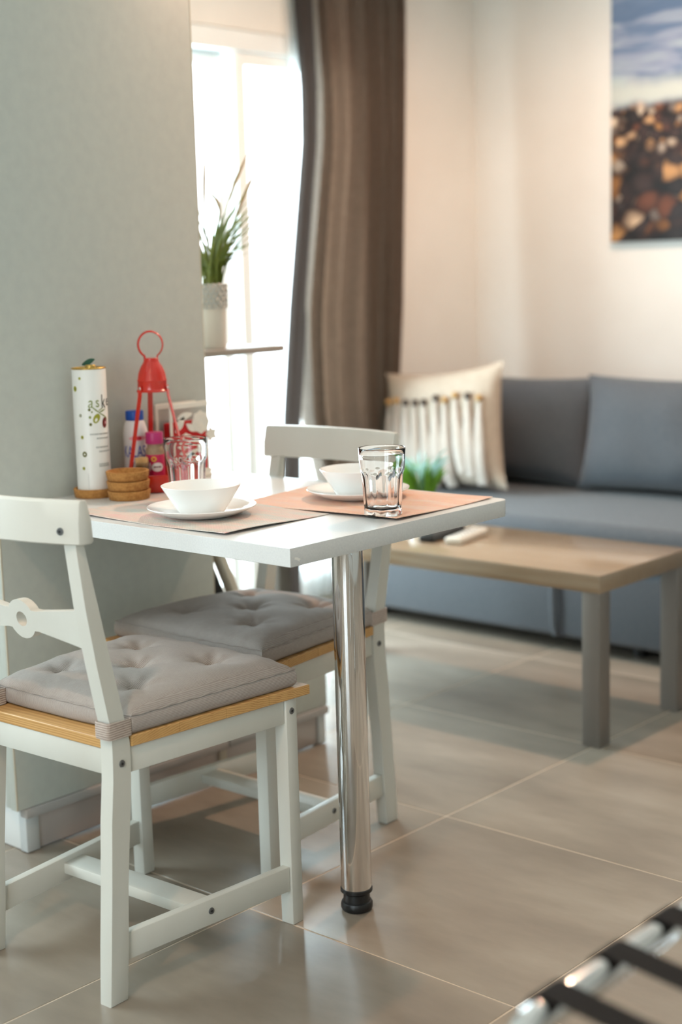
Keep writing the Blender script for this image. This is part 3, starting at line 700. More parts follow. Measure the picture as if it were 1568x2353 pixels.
cu2 = copy_tree(cu1); cu2['label'] = 'tufted grey ribbed cushion on the far chair'; cu2.location = chair2.location; cu2.rotation_euler = chair2.rotation_euler

# ------------------------------------------------------------------ things on the dining table
def placemat(label, loc, rz, w, h, mat, waves, seed):
    o = thing('placemat', label, 'placemat', (loc[0], loc[1], TH), rz, 'woven placemats')
    bm = bmesh.new(); nu, nv = 46, 34
    def z(x, y):
        u, v = x / (w / 2), y / (h / 2); e = max(abs(u), abs(v)) ** 8
        a = 0.0004 + e * max(0.0, 0.0050 * (0.5 + 0.5 * math.sin(waves * (x * 9 + y * 13) + seed)))
        return a
    T_ = [[bm.verts.new((-w / 2 + w * i / nu, -h / 2 + h * j / nv, z(-w / 2 + w * i / nu, -h / 2 + h * j / nv) + 0.0013)) for j in range(nv + 1)] for i in range(nu + 1)]
    B_ = [[bm.verts.new((-w / 2 + w * i / nu, -h / 2 + h * j / nv, z(-w / 2 + w * i / nu, -h / 2 + h * j / nv))) for j in range(nv + 1)] for i in range(nu + 1)]
    for i in range(nu):
        for j in range(nv):
            bm.faces.new((T_[i][j], T_[i + 1][j], T_[i + 1][j + 1], T_[i][j + 1])); bm.faces.new((B_[i][j], B_[i][j + 1], B_[i + 1][j + 1], B_[i + 1][j]))
    for i in range(nu):
        bm.faces.new((T_[i][0], B_[i][0], B_[i + 1][0], T_[i + 1][0])); bm.faces.new((T_[i][nv], T_[i + 1][nv], B_[i + 1][nv], B_[i][nv]))
    for j in range(nv):
        bm.faces.new((T_[0][j], T_[0][j + 1], B_[0][j + 1], B_[0][j])); bm.faces.new((T_[nu][j], B_[nu][j], B_[nu][j + 1], T_[nu][j + 1]))
    finish('mat_sheet', bm, mat, o, 60)
    return o
placemat('taupe woven placemat under the bowl nearest the camera', (0.428, 0.166, 0), math.radians(-0.5), 0.445, 0.276, 'mat_a', 1.2, 0.4)
p2 = placemat('coral woven placemat under the far bowl and the tumbler', (0.600, 0.462, 0), math.radians(2.0), 0.415, 0.318, 'mat_b', 1.0, 2.2)
p2.location.z = TH + 0.0003
MZ = TH + 0.0024
plate_prof = [(0, 0.0), (0.062, 0.0), (0.064, 0.0004), (0.075, 0.0035), (0.092, 0.0105), (0.1045, 0.0165), (0.1062, 0.0182), (0.1058, 0.0196), (0.1040, 0.0196), (0.092, 0.0145), (0.075, 0.0078), (0.064, 0.0048), (0.055, 0.0040), (0, 0.0040)]
def plate(label, x, y): return tag(finish('plate', lathe(bmesh.new(), plate_prof, 96), 'china', None, 50, (x, y, MZ)), label, 'plate', 'white plates under the bowls')
plate('white plate nearest the camera, under a bowl', 0.450, 0.157); plate('white plate partly behind the tumbler, under a bowl', 0.560, 0.492)
bowl_prof = [(0, 0.0016), (0.036, 0.0016), (0.037, 0.0), (0.042, 0.0), (0.044, 0.0015), (0.0508, 0.011), (0.0618, 0.029), (0.0720, 0.045), (0.0772, 0.0535), (0.0778, 0.0549), (0.0768, 0.0556), (0.0755, 0.0546), (0.0698, 0.0452), (0.0595, 0.0292), (0.0485, 0.0120), (0.0410, 0.0062), (0.034, 0.0045), (0, 0.0042)]
def bowl(label, x, y): return tag(finish('bowl', lathe(bmesh.new(), bowl_prof, 96), 'china', None, 50, (x, y, MZ + 0.0042)), label, 'bowl', 'white cereal bowls')
bowl('white bowl on the plate nearest the camera', 0.450, 0.157); bowl('white bowl partly behind the tumbler', 0.560, 0.492)
def tumbler(label, x, y):
    nf = 10
    def fr(r, z, t):
        if 0.010 < z < 0.086 and r > 0.033: 
            k = abs(math.cos(nf * t / 2)) ; amp = min(1, (z - 0.010) / 0.01) * min(1, (0.086 - z) / 0.008)
            return r * (1 - 0.055 * amp * k ** 2 * 1.0 - 0.012 * amp)
        return r
    out = [(0, 0.0015), (0.030, 0.0015), (0.0325, 0.0), (0.0345, 0.0006), (0.0357, 0.003), (0.0362, 0.010), (0.0366, 0.016), (0.0372, 0.022), (0.0384, 0.038), (0.0395, 0.055), (0.0405, 0.070), (0.0412, 0.078), (0.0417, 0.083), (0.0420, 0.0865), (0.0424, 0.090), (0.0430, 0.097), (0.0440, 0.112), (0.0449, 0.1265), (0.0450, 0.1282), (0.0443, 0.1293)]
    inn = [(0.0434, 0.1285), (0.0426, 0.115), (0.0414, 0.095), (0.0396, 0.084), (0.0368, 0.070), (0.0350, 0.050), (0.0335, 0.030), (0.0326, 0.020), (0.0300, 0.0145), (0.0240, 0.0125), (0, 0.0120)]
    bm = lathe(bmesh.new(), out + [(r, z) if r > 0 else (0, z) for r, z in inn], 120, fr=lambda r, z, t: fr(r, z, t) if (r, z) in set(out) else r)
    return tag(finish('tumbler', bm, 'glass', None, 50, (x, y, MZ)), label, 'glass', 'faceted drinking glasses')
tumbler('clear faceted tumbler on the coral placemat', 0.753, 0.343); tumbler('clear faceted tumbler behind the near bowl', 0.283, 0.272)

cork_prof = [(0, 0), (0.0415, 0), (0.0425, 0.0010), (0.0455, 0.0175), (0.0452, 0.0190), (0.0440, 0.0195), (0.0395, 0.0190), (0.0375, 0.0080), (0.036, 0.0062), (0, 0.0060)]
def cork(label, x, y, z): return tag(finish('cork_coaster', lathe(bmesh.new(), cork_prof, 56, ), 'cork', None, 50, (x, y, z)), label, 'coaster', 'cork coasters')
cork('cork coaster under the tall white tin', 0.056, 0.212, TH)
for k, lb in enumerate(('lowest', 'middle', 'topmost')):
    dx, dy = ((0.0010, 0.0004), (0, 0), (-0.0022, 0.0008))[k]
    cork(lb + ' cork coaster of the stack beside the white tin', 0.147 + dx, 0.229 + dy, TH + 0.0202 * k)

# tall printed tin
FA = math.atan2(-1.78 - 0.25, 2.56 - 0.05)      # direction that faces the camera
tn = thing('oil_tin', 'tall white printed tin with olive drawings standing on a cork coaster', 'tin', (0.056, 0.212, TH + 0.0066))
TR, TZ = 0.0360, 0.268
body = finish('tin_body', lathe(bmesh.new(), [(0, 0), (TR - 0.001, 0), (TR, 0.001), (TR, TZ - 0.003), (TR - 0.0006, TZ - 0.002), (0, TZ - 0.002)], 72), 'tin', tn)
lid = finish('gold_lid', lathe(bmesh.new(), [(TR - 0.0012, TZ - 0.0022), (TR + 0.0003, TZ - 0.002), (TR + 0.0006, TZ), (TR - 0.0006, TZ + 0.0012), (TR - 0.002, TZ + 0.0008), (TR - 0.003, TZ - 0.0016), (0, TZ - 0.0016)], 72), 'gold', tn)
finish('cap', lathe(bmesh.new(), [(0.0, 0.0075), (0.010, 0.007), (0.012, 0.004), (0.012, -0.002), (0, -0.002)], 28, 0.012, -0.004, TZ), 'gold', tn)
bm = bmesh.new(); 
def leafpt(u, v):
    L = 0.034; w = 0.008 * math.sin(PI * min(1, max(0, u))) ** 0.8; x = -0.014 + L * u * 0.85
    q = (v - 0.5) * 2 * w; return Vector((x * math.cos(FA + PI / 2) - 0.5 * q * math.cos(FA), x * math.sin(FA + PI / 2) - 0.5 * q * math.sin(FA), TZ + 0.0065 + 0.011 * u + 0.75 * q))
grid(bm, 12, 7, leafpt); bmesh.ops.solidify(bm, geom=bm.faces[:], thickness=0.0006); finish('paper_leaf', bm, 'leafgreen', tn, 60)
RP = TR + 0.0006
def arc(deg): return math.radians(deg) * RP + FA * RP
wrap_text('lettering', 'a', 0.034, 0, 0, 0.186, RP, FA + math.radians(-9), 'ink_green', body, 0.80, 0.15)
wrap_text('lettering', 's', 0.032, 0, 0, 0.187, RP, FA + math.radians(17), 'ink_green', body, 0.78)
wrap_text('lettering', 'k', 0.042, 0, 0, 0.184, RP, FA + math.radians(38), 'ink', body, 0.62)
wrap_text('lettering', 'e', 0.034, 0, 0, 0.188, RP, FA + math.radians(62), 'ink', body, 0.75)
for a, z, r, mt in ((-32, 0.248, .0022, 'olive'), (-55, 0.226, .0042, 'olive'), (-36, 0.170, .0024, 'olive_dark'), (-34, 0.124, .0027, 'olive'), (-28, 0.088, .0042, 'olive_dark'), (-34, 0.058, .0026, 'olive'), (-8, 0.006, .0021, 'olive'), (-4, 0.182, .0022, 'olive_dark'), (4, 0.177, .0014, 'ink_green'), (-3, 0.166, .0021, 'ink_green'), (-2, 0.151, .0023, 'olive_dark')):
    r *= 1.3; wrap_patch('printed_dot', ell(arc(a), z, r, r * 1.1, 12), 0, 0, 0, RP, mt, body)
    if r > .0030: wrap_patch('printed_dot', ell(arc(a), z, r * 0.4, r * 0.4, 8), 0, 0, 0, RP + 0.0002, 'olive_dark' if mt == 'olive' else 'paper', body)
wrap_patch('printed_olive', ell(arc(19), 0.163, 0.0070, 0.0108, 18, -0.5), 0, 0, 0, RP, 'olive', body); wrap_patch('printed_highlight', ell(arc(17), 0.160, 0.0028, 0.0042, 10, -0.4), 0, 0, 0, RP + 0.0002, 'paper', body)
wrap_patch('printed_olive', ell(arc(50), 0.153, 0.0068, 0.0112, 18, -0.1), 0, 0, 0, RP, 'maroon', body); wrap_patch('printed_highlight', ell(arc(54), 0.153, 0.0022, 0.0036, 10, -0.1), 0, 0, 0, RP + 0.0002, 'pink_ink', body)
for (a0, z0), (a1, z1), wd in (((6, 0.187), (30, 0.174), .0012), ((30, 0.174), (62, 0.163), .0010), ((28, 0.175), (58, 0.182), .0011), ((44, 0.170), (66, 0.158), .0009), ((24, 0.178), (48, 0.186), .0007)):
    p = [(arc(a0), z0 - wd), (arc((a0 + a1) / 2), (z0 + z1) / 2 - wd * 1.6), (arc(a1), z1 - wd * .4), (arc(a1), z1 + wd * .4), (arc((a0 + a1) / 2), (z0 + z1) / 2 + wd * 1.6), (arc(a0), z0 + wd)]
    wrap_patch('printed_stem', p, 0, 0, 0, RP, 'ink_green', body)
random.seed(3)
for z, a0, a1 in ((0.130, -6, 66), (0.121, 16, 66), (0.102, 12, 64), (0.093, 22, 66), (0.066, 20, 62), (0.062, 20, 62)):
    a = a0
    while a < a1:
        w = random.uniform(2.2, 5.5); wrap_patch('printed_word', [(arc(a), z - .0016), (arc(a + w), z - .0016), (arc(a + w), z + .0016), (arc(a), z + .0016)], 0, 0, 0, RP, 'ink_grey', body); a += w + 1.6
wrap_patch('printed_line', [(arc(-19), 0.012), (arc(-18), 0.012), (arc(-18), 0.046), (arc(-19), 0.046)], 0, 0, 0, RP, 'ink_grey', body)

# red caddy
CX, CY, CR = 0.084, 0.363, 0.079
cd = thing('condiment_caddy', 'red enamelled caddy with three legs, a dome and a loop handle', 'caddy', (CX, CY, TH))
tray = finish('tray', lathe(bmesh.new(), [(0, 0.0), (CR - 0.004, 0.0), (CR - 0.002, 0.001), (CR, 0.004), (CR, 0.036), (CR + 0.0012, 0.0375), (CR + 0.0004, 0.039), (CR - 0.0014, 0.0385), (CR - 0.002, 0.036), (CR - 0.002, 0.005), (CR - 0.004, 0.003), (0, 0.003)], 80), 'red', cd)
dome = [(0.0335, 0.214), (0.0345, 0.2135), (0.0350, 0.216), (0.0325, 0.219), (0.0320, 0.236), (0.0330, 0.238), (0.0315, 0.241), (0.0295, 0.254), (0.0240, 0.268), (0.0185, 0.276), (0.0165, 0.280), (0.0160, 0.2855), (0.0145, 0.287), (0, 0.287), (0, 0.285), (0.0135, 0.284), (0.0175, 0.274), (0.023, 0.266), (0.0280, 0.253), (0.0305, 0.238), (0.0310, 0.219), (0.0335, 0.2145)]
dm = finish('dome', lathe(bmesh.new(), dome, 56), 'red', cd)
dirs = [FA - math.radians(52), FA + math.radians(66), FA + math.radians(187)]
for k, a in enumerate(dirs):
    tdir = Vector((math.cos(a), math.sin(a), 0)); sd = Vector((-math.sin(a), math.cos(a), 0))
    P = [tdir * (CR - 0.0045) + Vector((0, 0, 0.006)), tdir * (CR - 0.0045) + Vector((0, 0, 0.037)), tdir * 0.0365 + Vector((0, 0, 0.205)), tdir * 0.0342 + Vector((0, 0, 0.228))]
    bm = bmesh.new(); w, th = 0.0055, 0.0012; rows = []
    for p in P: rows.append([bm.verts.new(p + sd * (i * w) + tdir * (j * th)) for i, j in ((-1, -1), (1, -1), (1, 1), (-1, 1))])
    for r1, r2 in zip(rows[:-1], rows[1:]):
        for i in range(4): bm.faces.new((r1[i], r1[(i + 1) % 4], r2[(i + 1) % 4], r2[i]))
    bm.faces.new(rows[0]); bm.faces.new(rows[-1]); finish('leg', bm, 'red', cd, 30)
    bm = lathe(bmesh.new(), [(0, 0.0025), (0.002, 0.0022), (0.0036, 0.001), (0.0038, 0), (0, 0)], 16); q = tdir.to_track_quat('Z', 'Y').to_matrix().to_4x4(); q.translation = tdir * 0.0355 + Vector((0, 0, 0.222)); bmesh.ops.transform(bm, matrix=q, verts=bm.verts); finish('rivet', bm, 'rivet', dm)
hd = []
rv = Vector((math.cos(FA + PI / 2), math.sin(FA + PI / 2), 0))
for i in range(25):
    s = -1 + 2 * i / 24; an = s * math.radians(148)
    rr = 0.0265; x = rr * math.sin(an) * (1 if abs(s) < .8 else 1); z = 0.3155 + 0.0285 * math.cos(an)
    hd.append(rv * x + Vector((0, 0, z)))
hd = [rv * -0.0135 + Vector((0, 0, 0.2855))] + hd + [rv * 0.0135 + Vector((0, 0, 0.2855))]
finish('handle', tube(bmesh.new(), hd, 0.0042, 10, flat=0.32), 'red', cd, 60)

# salt bottle behind the caddy
sx, sy = 0.037, 0.348
sb = thing('salt_bottle', 'white plastic salt bottle with a blue cap and blue lettering in the red caddy', 'bottle', (sx, sy, TH + 0.0032))
sprof = [(0, 0), (0.0250, 0), (0.0262, 0.0015), (0.0268, 0.004), (0.0273, 0.112), (0.0273, 0.118), (0.0255, 0.130), (0.0215, 0.143), (0.0185, 0.147), (0, 0.147)]
sbod = finish('bottle_body', lathe(bmesh.new(), sprof, 56), 'white_plastic', sb)
finish('cap', lathe(bmesh.new(), [(0.0, 0.1475), (0.0195, 0.1475), (0.0200, 0.1490), (0.0200, 0.166), (0.0190, 0.168), (0, 0.168)], 40, fr=lambda r, z, t: r * (1 + 0.008 * math.sin(30 * t)) if r > 0.0199 else r), 'blue_cap', sb)
RS = 0.0276
FS = math.atan2(-1.78 - sy, 2.56 - sx); arcS = lambda dg: (FS + math.radians(dg)) * RS
wrap_text('lettering', 'KALAS', 0.036, 0, 0, 0.068, RS, FS - math.radians(66), 'blue_ink', sbod, 0.52)
wrap_patch('printed_band', ell(arcS(10), 0.109, 0.020, 0.0055, 20), 0, 0, 0, RS, 'pink_ink', sbod); wrap_patch('printed_band', ell(arcS(14), 0.109, 0.007, 0.0042, 16), 0, 0, 0, RS + .0003, 'red_ink', sbod)
wrap_patch('printed_wave', [(arcS(d), 0.006) for d in range(-60, 61, 12)] + [(arcS(d), 0.022 + 0.006 * math.sin(d * 0.06)) for d in range(60, -61, -12)], 0, 0, 0, RS, 'navy', sbod)
wrap_patch('printed_line', [(arcS(-10), 0.055), (arcS(40), 0.055), (arcS(40), 0.058), (arcS(-10), 0.058)], 0, 0, 0, RS, 'ink_grey', sbod)

# spice jar in the caddy
jz = TH + 0.0032; jx, jy = 0.089, 0.357
jr = thing('spice_jar', 'small spice jar with a magenta lid and magenta label standing in the red caddy', 'jar', (jx, jy, jz))
jb = finish('jar_body', lathe(bmesh.new(), [(0, 0), (0.0185, 0), (0.0200, 0.0015), (0.0202, 0.078), (0.0195, 0.084), (0.0165, 0.090), (0.0165, 0.097), (0, 0.097)], 44), 'spice', jr)
finish('lid', lathe(bmesh.new(), [(0, 0.0972), (0.0190, 0.0972), (0.0195, 0.099), (0.0195, 0.120), (0.0188, 0.122), (0, 0.122)], 44, fr=lambda r, z, t: r * (1 + 0.006 * math.sin(36 * t)) if r > 0.0192 else r), 'magenta', jr)
FJ = math.atan2(-1.78 - jy, 2.56 - jx); RJ = 0.0205; arcJ = lambda dg: (FJ + math.radians(dg)) * RJ
lab = finish('label', lathe(bmesh.new(), [(0.0203, 0.026), (RJ, 0.0262), (RJ, 0.0738), (0.0203, 0.074)], 44), 'magenta_label', jr)
wrap_patch('printed_oval', ell(arcJ(12), 0.047, 0.0135, 0.0100, 22), 0, 0, 0, RJ + .0004, 'paper', lab); wrap_patch('printed_emblem', ell(arcJ(-10), 0.065, 0.0062, 0.0058, 14), 0, 0, 0, RJ + .0006, 'yellow', lab)
wrap_patch('printed_word', [(arcJ(-12), .0455), (arcJ(34), .0455), (arcJ(34), .0492), (arcJ(-12), .0492)], 0, 0, 0, RJ + .0007, 'maroon', lab); wrap_patch('printed_emblem', ell(arcJ(-10), 0.065, 0.003, 0.003, 10), 0, 0, 0, RJ + .0008, 'red_ink', lab)

# toothpick cup in the caddy
tx, ty = 0.095, 0.313
tp = thing('toothpick_cup', 'clear little cup packed with wooden toothpicks, in the front of the red caddy', 'cup', (tx, ty, jz))
finish('cup', lathe(bmesh.new(), [(0, 0), (0.0175, 0), (0.0185, 0.001), (0.0190, 0.060), (0.0186, 0.0605), (0.0180, 0.060), (0.0172, 0.003), (0, 0.003)], 40), 'glass', tp)
bm0 = tube(bmesh.new(), [(0, 0, 0.0035), (0, 0, 0.066), (0, 0, 0.0705)], [0.00105, 0.00105, 0.0003], 6); pick = finish('toothpick', bm0, 'toothpick', tp, 60)
k = 0
for ring, cnt in ((0.0, 1), (0.0045, 8), (0.009, 15), (0.0135, 22)):
    for i in range(cnt):
        o = pick if k == 0 else link('toothpick', pick.data, tp)
        a = 2 * PI * i / max(cnt, 1) + ring * 50; o.location = (ring * math.cos(a), ring * math.sin(a), random.uniform(0, 0.003)); o.rotation_euler = (random.uniform(-.02, .02), random.uniform(-.02, .02), 0); k += 1

# openwork napkin holder against the panel
nh = thing('napkin_holder', 'cream openwork napkin holder with flower cut-outs and a red lining beside the caddy', 'napkin holder', (0.0, 0.0, TH))
def plate_poly(name, pts, x0, x1, mat, par, bev=0.0006): return finish(name, extrude_poly(bmesh.new(), pts, 0, x0, x1, bev, 1), mat, par, 40)
def panel_at(x, par, ya, yb, full):
    za, zb_ = 0.012, 0.176
    e = bpy.data.objects.new('openwork_panel', None); COL.objects.link(e); e.parent = par
    def P(n, pts, d=0.0): plate_poly(n, pts, x + d, x + 0.003 + d, 'holder', e)
    P('frame_post', rrect(ya, za, ya + 0.008, zb_ - 0.004, 0.003)); P('frame_top', rrect(ya, zb_ - 0.012, yb - 0.004, zb_, 0.004), 0.0003)
    P('frame_base', rrect(ya, za - 0.002, yb, za + 0.008, 0.003), 0.0003)
    if not full: return e
    def rose(cy, cz, r, d):
        n = 40; P('flower', [(cy + (r + 0.08 * r * math.cos(8 * t)) * math.cos(t), cz + (r + 0.08 * r * math.cos(8 * t)) * math.sin(t)) for t in [2 * PI * i / n for i in range(n)]], d)
        for rr in (0.72, 0.42): 
            bm = bmesh.new(); tube(bm, [(x + 0.0032 + d, cy + r * rr * math.cos(2 * PI * i / 24), cz + r * rr * math.sin(2 * PI * i / 24)) for i in range(24)], 0.0010, 6, closed=True); finish('petal_line', bm, 'holder', e, 60)
    def leaf(cy, cz, L, w, rot, d):
        n = 12; pts = [(L * (i / n - .5), w * math.sin(PI * i / n)) for i in range(n + 1)] + [(L * (.5 - i / n), -w * math.sin(PI * i / n)) for i in range(1, n)]
        P('leaf', [(cy + a * math.cos(rot) - b * math.sin(rot), cz + a * math.sin(rot) + b * math.cos(rot)) for a, b in pts], d)
    rose(yb - 0.028, 0.128, 0.025, 0.0006); rose(yb - 0.075, 0.088, 0.018, 0.0004); rose(yb - 0.020, 0.060, 0.014, 0.0005)
    n = 10; P('star', [(yb + 0.004 + (0.019 if i % 2 == 0 else 0.010) * math.cos(2 * PI * i / n + .6), 0.098 + (0.019 if i % 2 == 0 else 0.010) * math.sin(2 * PI * i / n + .6)) for i in range(n)], 0.0009)
    for cy, cz, L, w, rt in ((ya + 0.030, 0.128, 0.045, 0.009, 0.9), (ya + 0.045, 0.146, 0.050, 0.008, 0.2), (ya + 0.026, 0.080, 0.048, 0.010, -0.8), (yb - 0.050, 0.052, 0.045, 0.009, 0.5), (ya + 0.055, 0.045, 0.05, 0.009, 0.1), (yb - 0.058, 0.118, 0.036, 0.008, -0.6), (ya + 0.030, 0.045, 0.04, 0.009, 1.2)): leaf(cy, cz, L, w, rt, 0.0002)
    return e
panel_at(0.0085, nh, 0.432, 0.560, False); panel_at(0.040, nh, 0.446, 0.568, True)
box('base_plate', (0.006, 0.448, 0.0), (0.046, 0.568, 0.0095), 'holder', nh, 0.002)
for k in range(7):
    tag(box('paper_napkin', (0.0135 + k * 0.0036, 0.452 + 0.0012 * (k % 3), TH + 0.0098), (0.0135 + k * 0.0036 + 0.0030, 0.560 + 0.0012 * (k % 2), TH + 0.1305 + 0.0015 * (k % 2)), 'napkin_red', None, 0.0006, 1), 'red paper napkin standing in the openwork holder', 'napkin', 'red napkins in the holder')

# ------------------------------------------------------------------ vase with grasses on the shelf
VX, VY, VZ = -0.165, 0.790, 1.0432
vs_ = thing('grass_vase', 'tapered white vase with a pierced lace rim holding green grasses', 'vase', (VX, VY, VZ))
finish('vase_body', lathe(bmesh.new(), [(0, 0), (0.027, 0), (0.029, 0.001), (0.0300, 0.004), (0.0345, 0.155), (0.0348, 0.158), (0.0335, 0.158), (0.0325, 0.150), (0.030, 0.02), (0, 0.02)], 48), 'vase', vs_)
finish('soil', lathe(bmesh.new(), [(0, 0.1460), (0.0322, 0.1455)], 32), 'soil', vs_)
lr = bpy.data.objects.new('lace_rim', None); COL.objects.link(lr); lr.parent = vs_
bml = bmesh.new(); tube(bml, [(0.0, 0.0065 * math.cos(2 * PI * i / 16), 0.0065 * math.sin(2 * PI * i / 16)) for i in range(16)], 0.0014, 6, closed=True)
ring = None; k = 0
for row in range(5):
    for i in range(18):
        a = 2 * PI * (i + 0.5 * (row % 2)) / 18; rr = 0.0353 + 0.0004 * row
        if ring is None: ring = finish('lace_ring', bml, 'lace', lr, 60); o = ring
        else: o = link('lace_ring', ring.data, lr)
        o.location = (rr * math.cos(a), rr * math.sin(a), 0.106 + row * 0.0118); o.rotation_euler = (0, 0, a)
blades = bpy.data.objects.new('grass', None); COL.objects.link(blades); blades.parent = vs_
def blade(p0, p1, bend, w, mat, name, n=9, plume=0.0):
    p0, p1 = Vector(p0), Vector(p1); mid = (p0 + p1) / 2 + Vector(bend); bm = bmesh.new(); path = []; rad = []
    for i in range(n + 1):
        t = i / n; path.append(p0 * (1 - t) ** 2 + mid * 2 * t * (1 - t) + p1 * t ** 2)
        rad.append(w * (1 - 0.85 * t ** 2) + 0.0002)
    if plume:
        k0 = int(n * 0.62); rad = [w * 0.5 if i < k0 else plume * math.sin(PI * min(0.97, (i - k0 + 0.35) / (n - k0 + 0.4))) ** 0.6 for i in range(n + 1)]
    tube(bm, path, rad, 6, flat=0.35 if not plume else 1.0); return finish(name, bm, mat, blades, 60)
random.seed(12)
ends = [(0.965 - VY, 1.380 - VZ), (0.952 - VY, 1.352 - VZ), (0.935 - VY, 1.400 - VZ), (0.928 - VY, 1.305 - VZ), (0.90 - VY, 1.37 - VZ), (0.88 - VY, 1.34 - VZ), (0.90 - VY, 1.29 - VZ), (0.87 - VY, 1.40 - VZ), (0.84 - VY, 1.36 - VZ), (0.85 - VY, 1.30 - VZ), (0.99 - VY, 1.385 - VZ), (0.87 - VY, 1.27 - VZ)]
for k in range(80):
    if k < len(ends) * 4: ey, ez = ends[k % len(ends)]; ey += random.uniform(-.02, .02); ez += random.uniform(-.02, .02); exx = random.uniform(-.06, .06)
    else: a = random.uniform(0, 2 * PI); ey, exx = 0.11 * math.sin(a), 0.09 * math.cos(a); ez = random.uniform(0.24, 0.42)
    blade((random.uniform(-.02, .02), random.uniform(-.02, .02), 0.148), (exx, ey, ez), (exx * -0.25, ey * -0.35, 0.03), random.uniform(.0028, .0046), 'blade', 'grass_blade')
for (ey, ez, bend) in ((0.932 - VY, 1.523 - VZ, (0, -0.045, 0.02)), (0.966 - VY, 1.492 - VZ, (0, -0.03, 0.0)), (0.755 - VY + 0.03, 1.52 - VZ, (0, -0.03, 0.0)), (0.777 - VY + 0.01, 1.425 - VZ, (0, 0.075, 0.10))):
    blade((0, 0.005, 0.148), (0.0, ey, ez), bend, 0.0016, 'plume', 'grass_plume', 16, 0.0042)

# ------------------------------------------------------------------ curtains
CXX = -1.095
cl = [(0.0, 1.985), (0.7, 2.018), (1.11, 2.070), (1.67, 2.160), (1.85, 2.165), (2.15, 2.145), (2.5, 2.14)]
crr = [(0.0, 2.63), (0.82, 2.655), (1.09, 2.682), (1.69, 2.713), (2.2, 2.738), (2.5, 2.74)]
ct = thing('curtain', 'taupe floor-length curtain hanging beside the glazed door', 'curtain')
cml = [(0.0, 2.27), (0.3, 2.225), (0.7, 2.105), (1.0, 2.095), (1.11, 2.100), (1.67, 2.185), (1.85, 2.190), (2.15, 2.170), (2.5, 2.165)]
def cf(u, v):
    z = 0.025 + v * 2.475; y0, y1 = lerp_tab(cml, z), lerp_tab(crr, z); y = y0 + (y1 - y0) * u
    k = u * 7.6 + 0.30 * math.sin(u * 8 + 0.6) + 0.10 * math.sin(z * 1.7 + u * 5)
    sn = math.sin(2 * PI * k); amp = 0.040 * (0.85 + 0.3 * math.sin(u * 17 + 1.0)) * (1.0 - 0.10 * v)
    x = CXX + amp * math.copysign(abs(sn) ** 0.8, sn) + 0.005 * math.sin(2 * PI * k * 2.3 + z * 2)
    return Vector((x, y + 0.010 * math.cos(2 * PI * k), z))
bm = bmesh.new(); grid(bm, 190, 40, cf); bmesh.ops.solidify(bm, geom=bm.faces[:], thickness=0.003); finish('curtain_cloth', bm, 'curtain', ct, 70)
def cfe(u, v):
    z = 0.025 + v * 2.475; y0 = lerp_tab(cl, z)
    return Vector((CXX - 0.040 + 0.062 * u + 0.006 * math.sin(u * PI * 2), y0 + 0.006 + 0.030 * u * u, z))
bm = bmesh.new(); grid(bm, 16, 40, cfe); bmesh.ops.solidify(bm, geom=bm.faces[:], thickness=0.003); finish('leading_edge', bm, 'curtain_shaded', ct, 70)
st_ = thing('sheer_curtain', 'white sheer curtain showing beside the taupe one', 'curtain')
def sf_(u, v):
    z = 0.025 + v * 2.475; y0 = lerp_tab(cl, z) - 0.040 + 0.015 * v; y = y0 + 0.36 * u
    return Vector((-1.156 + 0.010 * math.sin(u * 38 + z * 0.8), y + 0.006 * math.cos(u * 38), z))
bm = bmesh.new(); grid(bm, 70, 24, sf_); finish('sheer_cloth', bm, 'sheer', st_, 70)
cr_ = thing('curtain_rail', 'slim metal rail carrying the taupe curtain', 'curtain rail')
finish('rail_rod', tube(bmesh.new(), [(CXX, 0.85, 2.515), (CXX, 2.85, 2.515)], 0.012, 14), 'rail_metal', cr_)
for yy in (0.95, 2.80): box('rail_bracket', (XW, yy - 0.01, 2.505), (CXX, yy + 0.01, 2.525), 'rail_metal', cr_, 0.002)

# ------------------------------------------------------------------ sofa
SX0, SX1, SY0, SY1 = -0.985, 1.30, 2.135, 3.10
so = thing('sofa', 'grey fabric sofa bed along the back wall', 'sofa')
box('base', (SX0, SY0, 0.045), (SX1, SY1, 0.285), 'sofa', so, 0.02, 3); box('seat', (SX0 - 0.003, SY0 - 0.012, 0.287), (SX1, 2.86, 0.428), 'sofa', so, 0.045, 5)
box('backrest', (SX0, 2.865, 0.287), (SX1, SY1, 0.74), 'sofa', so, 0.04, 4)
bm = bmesh.new(); tube(bm, [(-0.06, SY0 - 0.004, 0.25), (-0.058, SY0 - 0.012, 0.18), (-0.055, SY0 - 0.010, 0.08), (-0.05, SY0 - 0.002, 0.05)], 0.012, 10, flat=0.4); finish('pull_strap', bm, 'sofa', so, 60)
box('panel_seam', (-0.034, SY0 - 0.0012, 0.05), (-0.022, SY0 + 0.004, 0.28), 'sofa_seam', so, 0)
for x in (SX0 + 0.12, 0.2, SX1 - 0.12):
    for y in (SY0 + 0.10, SY1 - 0.1): finish('foot', lathe(bmesh.new(), [(0, 0), (0.022, 0), (0.026, 0.044), (0, 0.044)], 20, x, y), 'black_plastic', so)
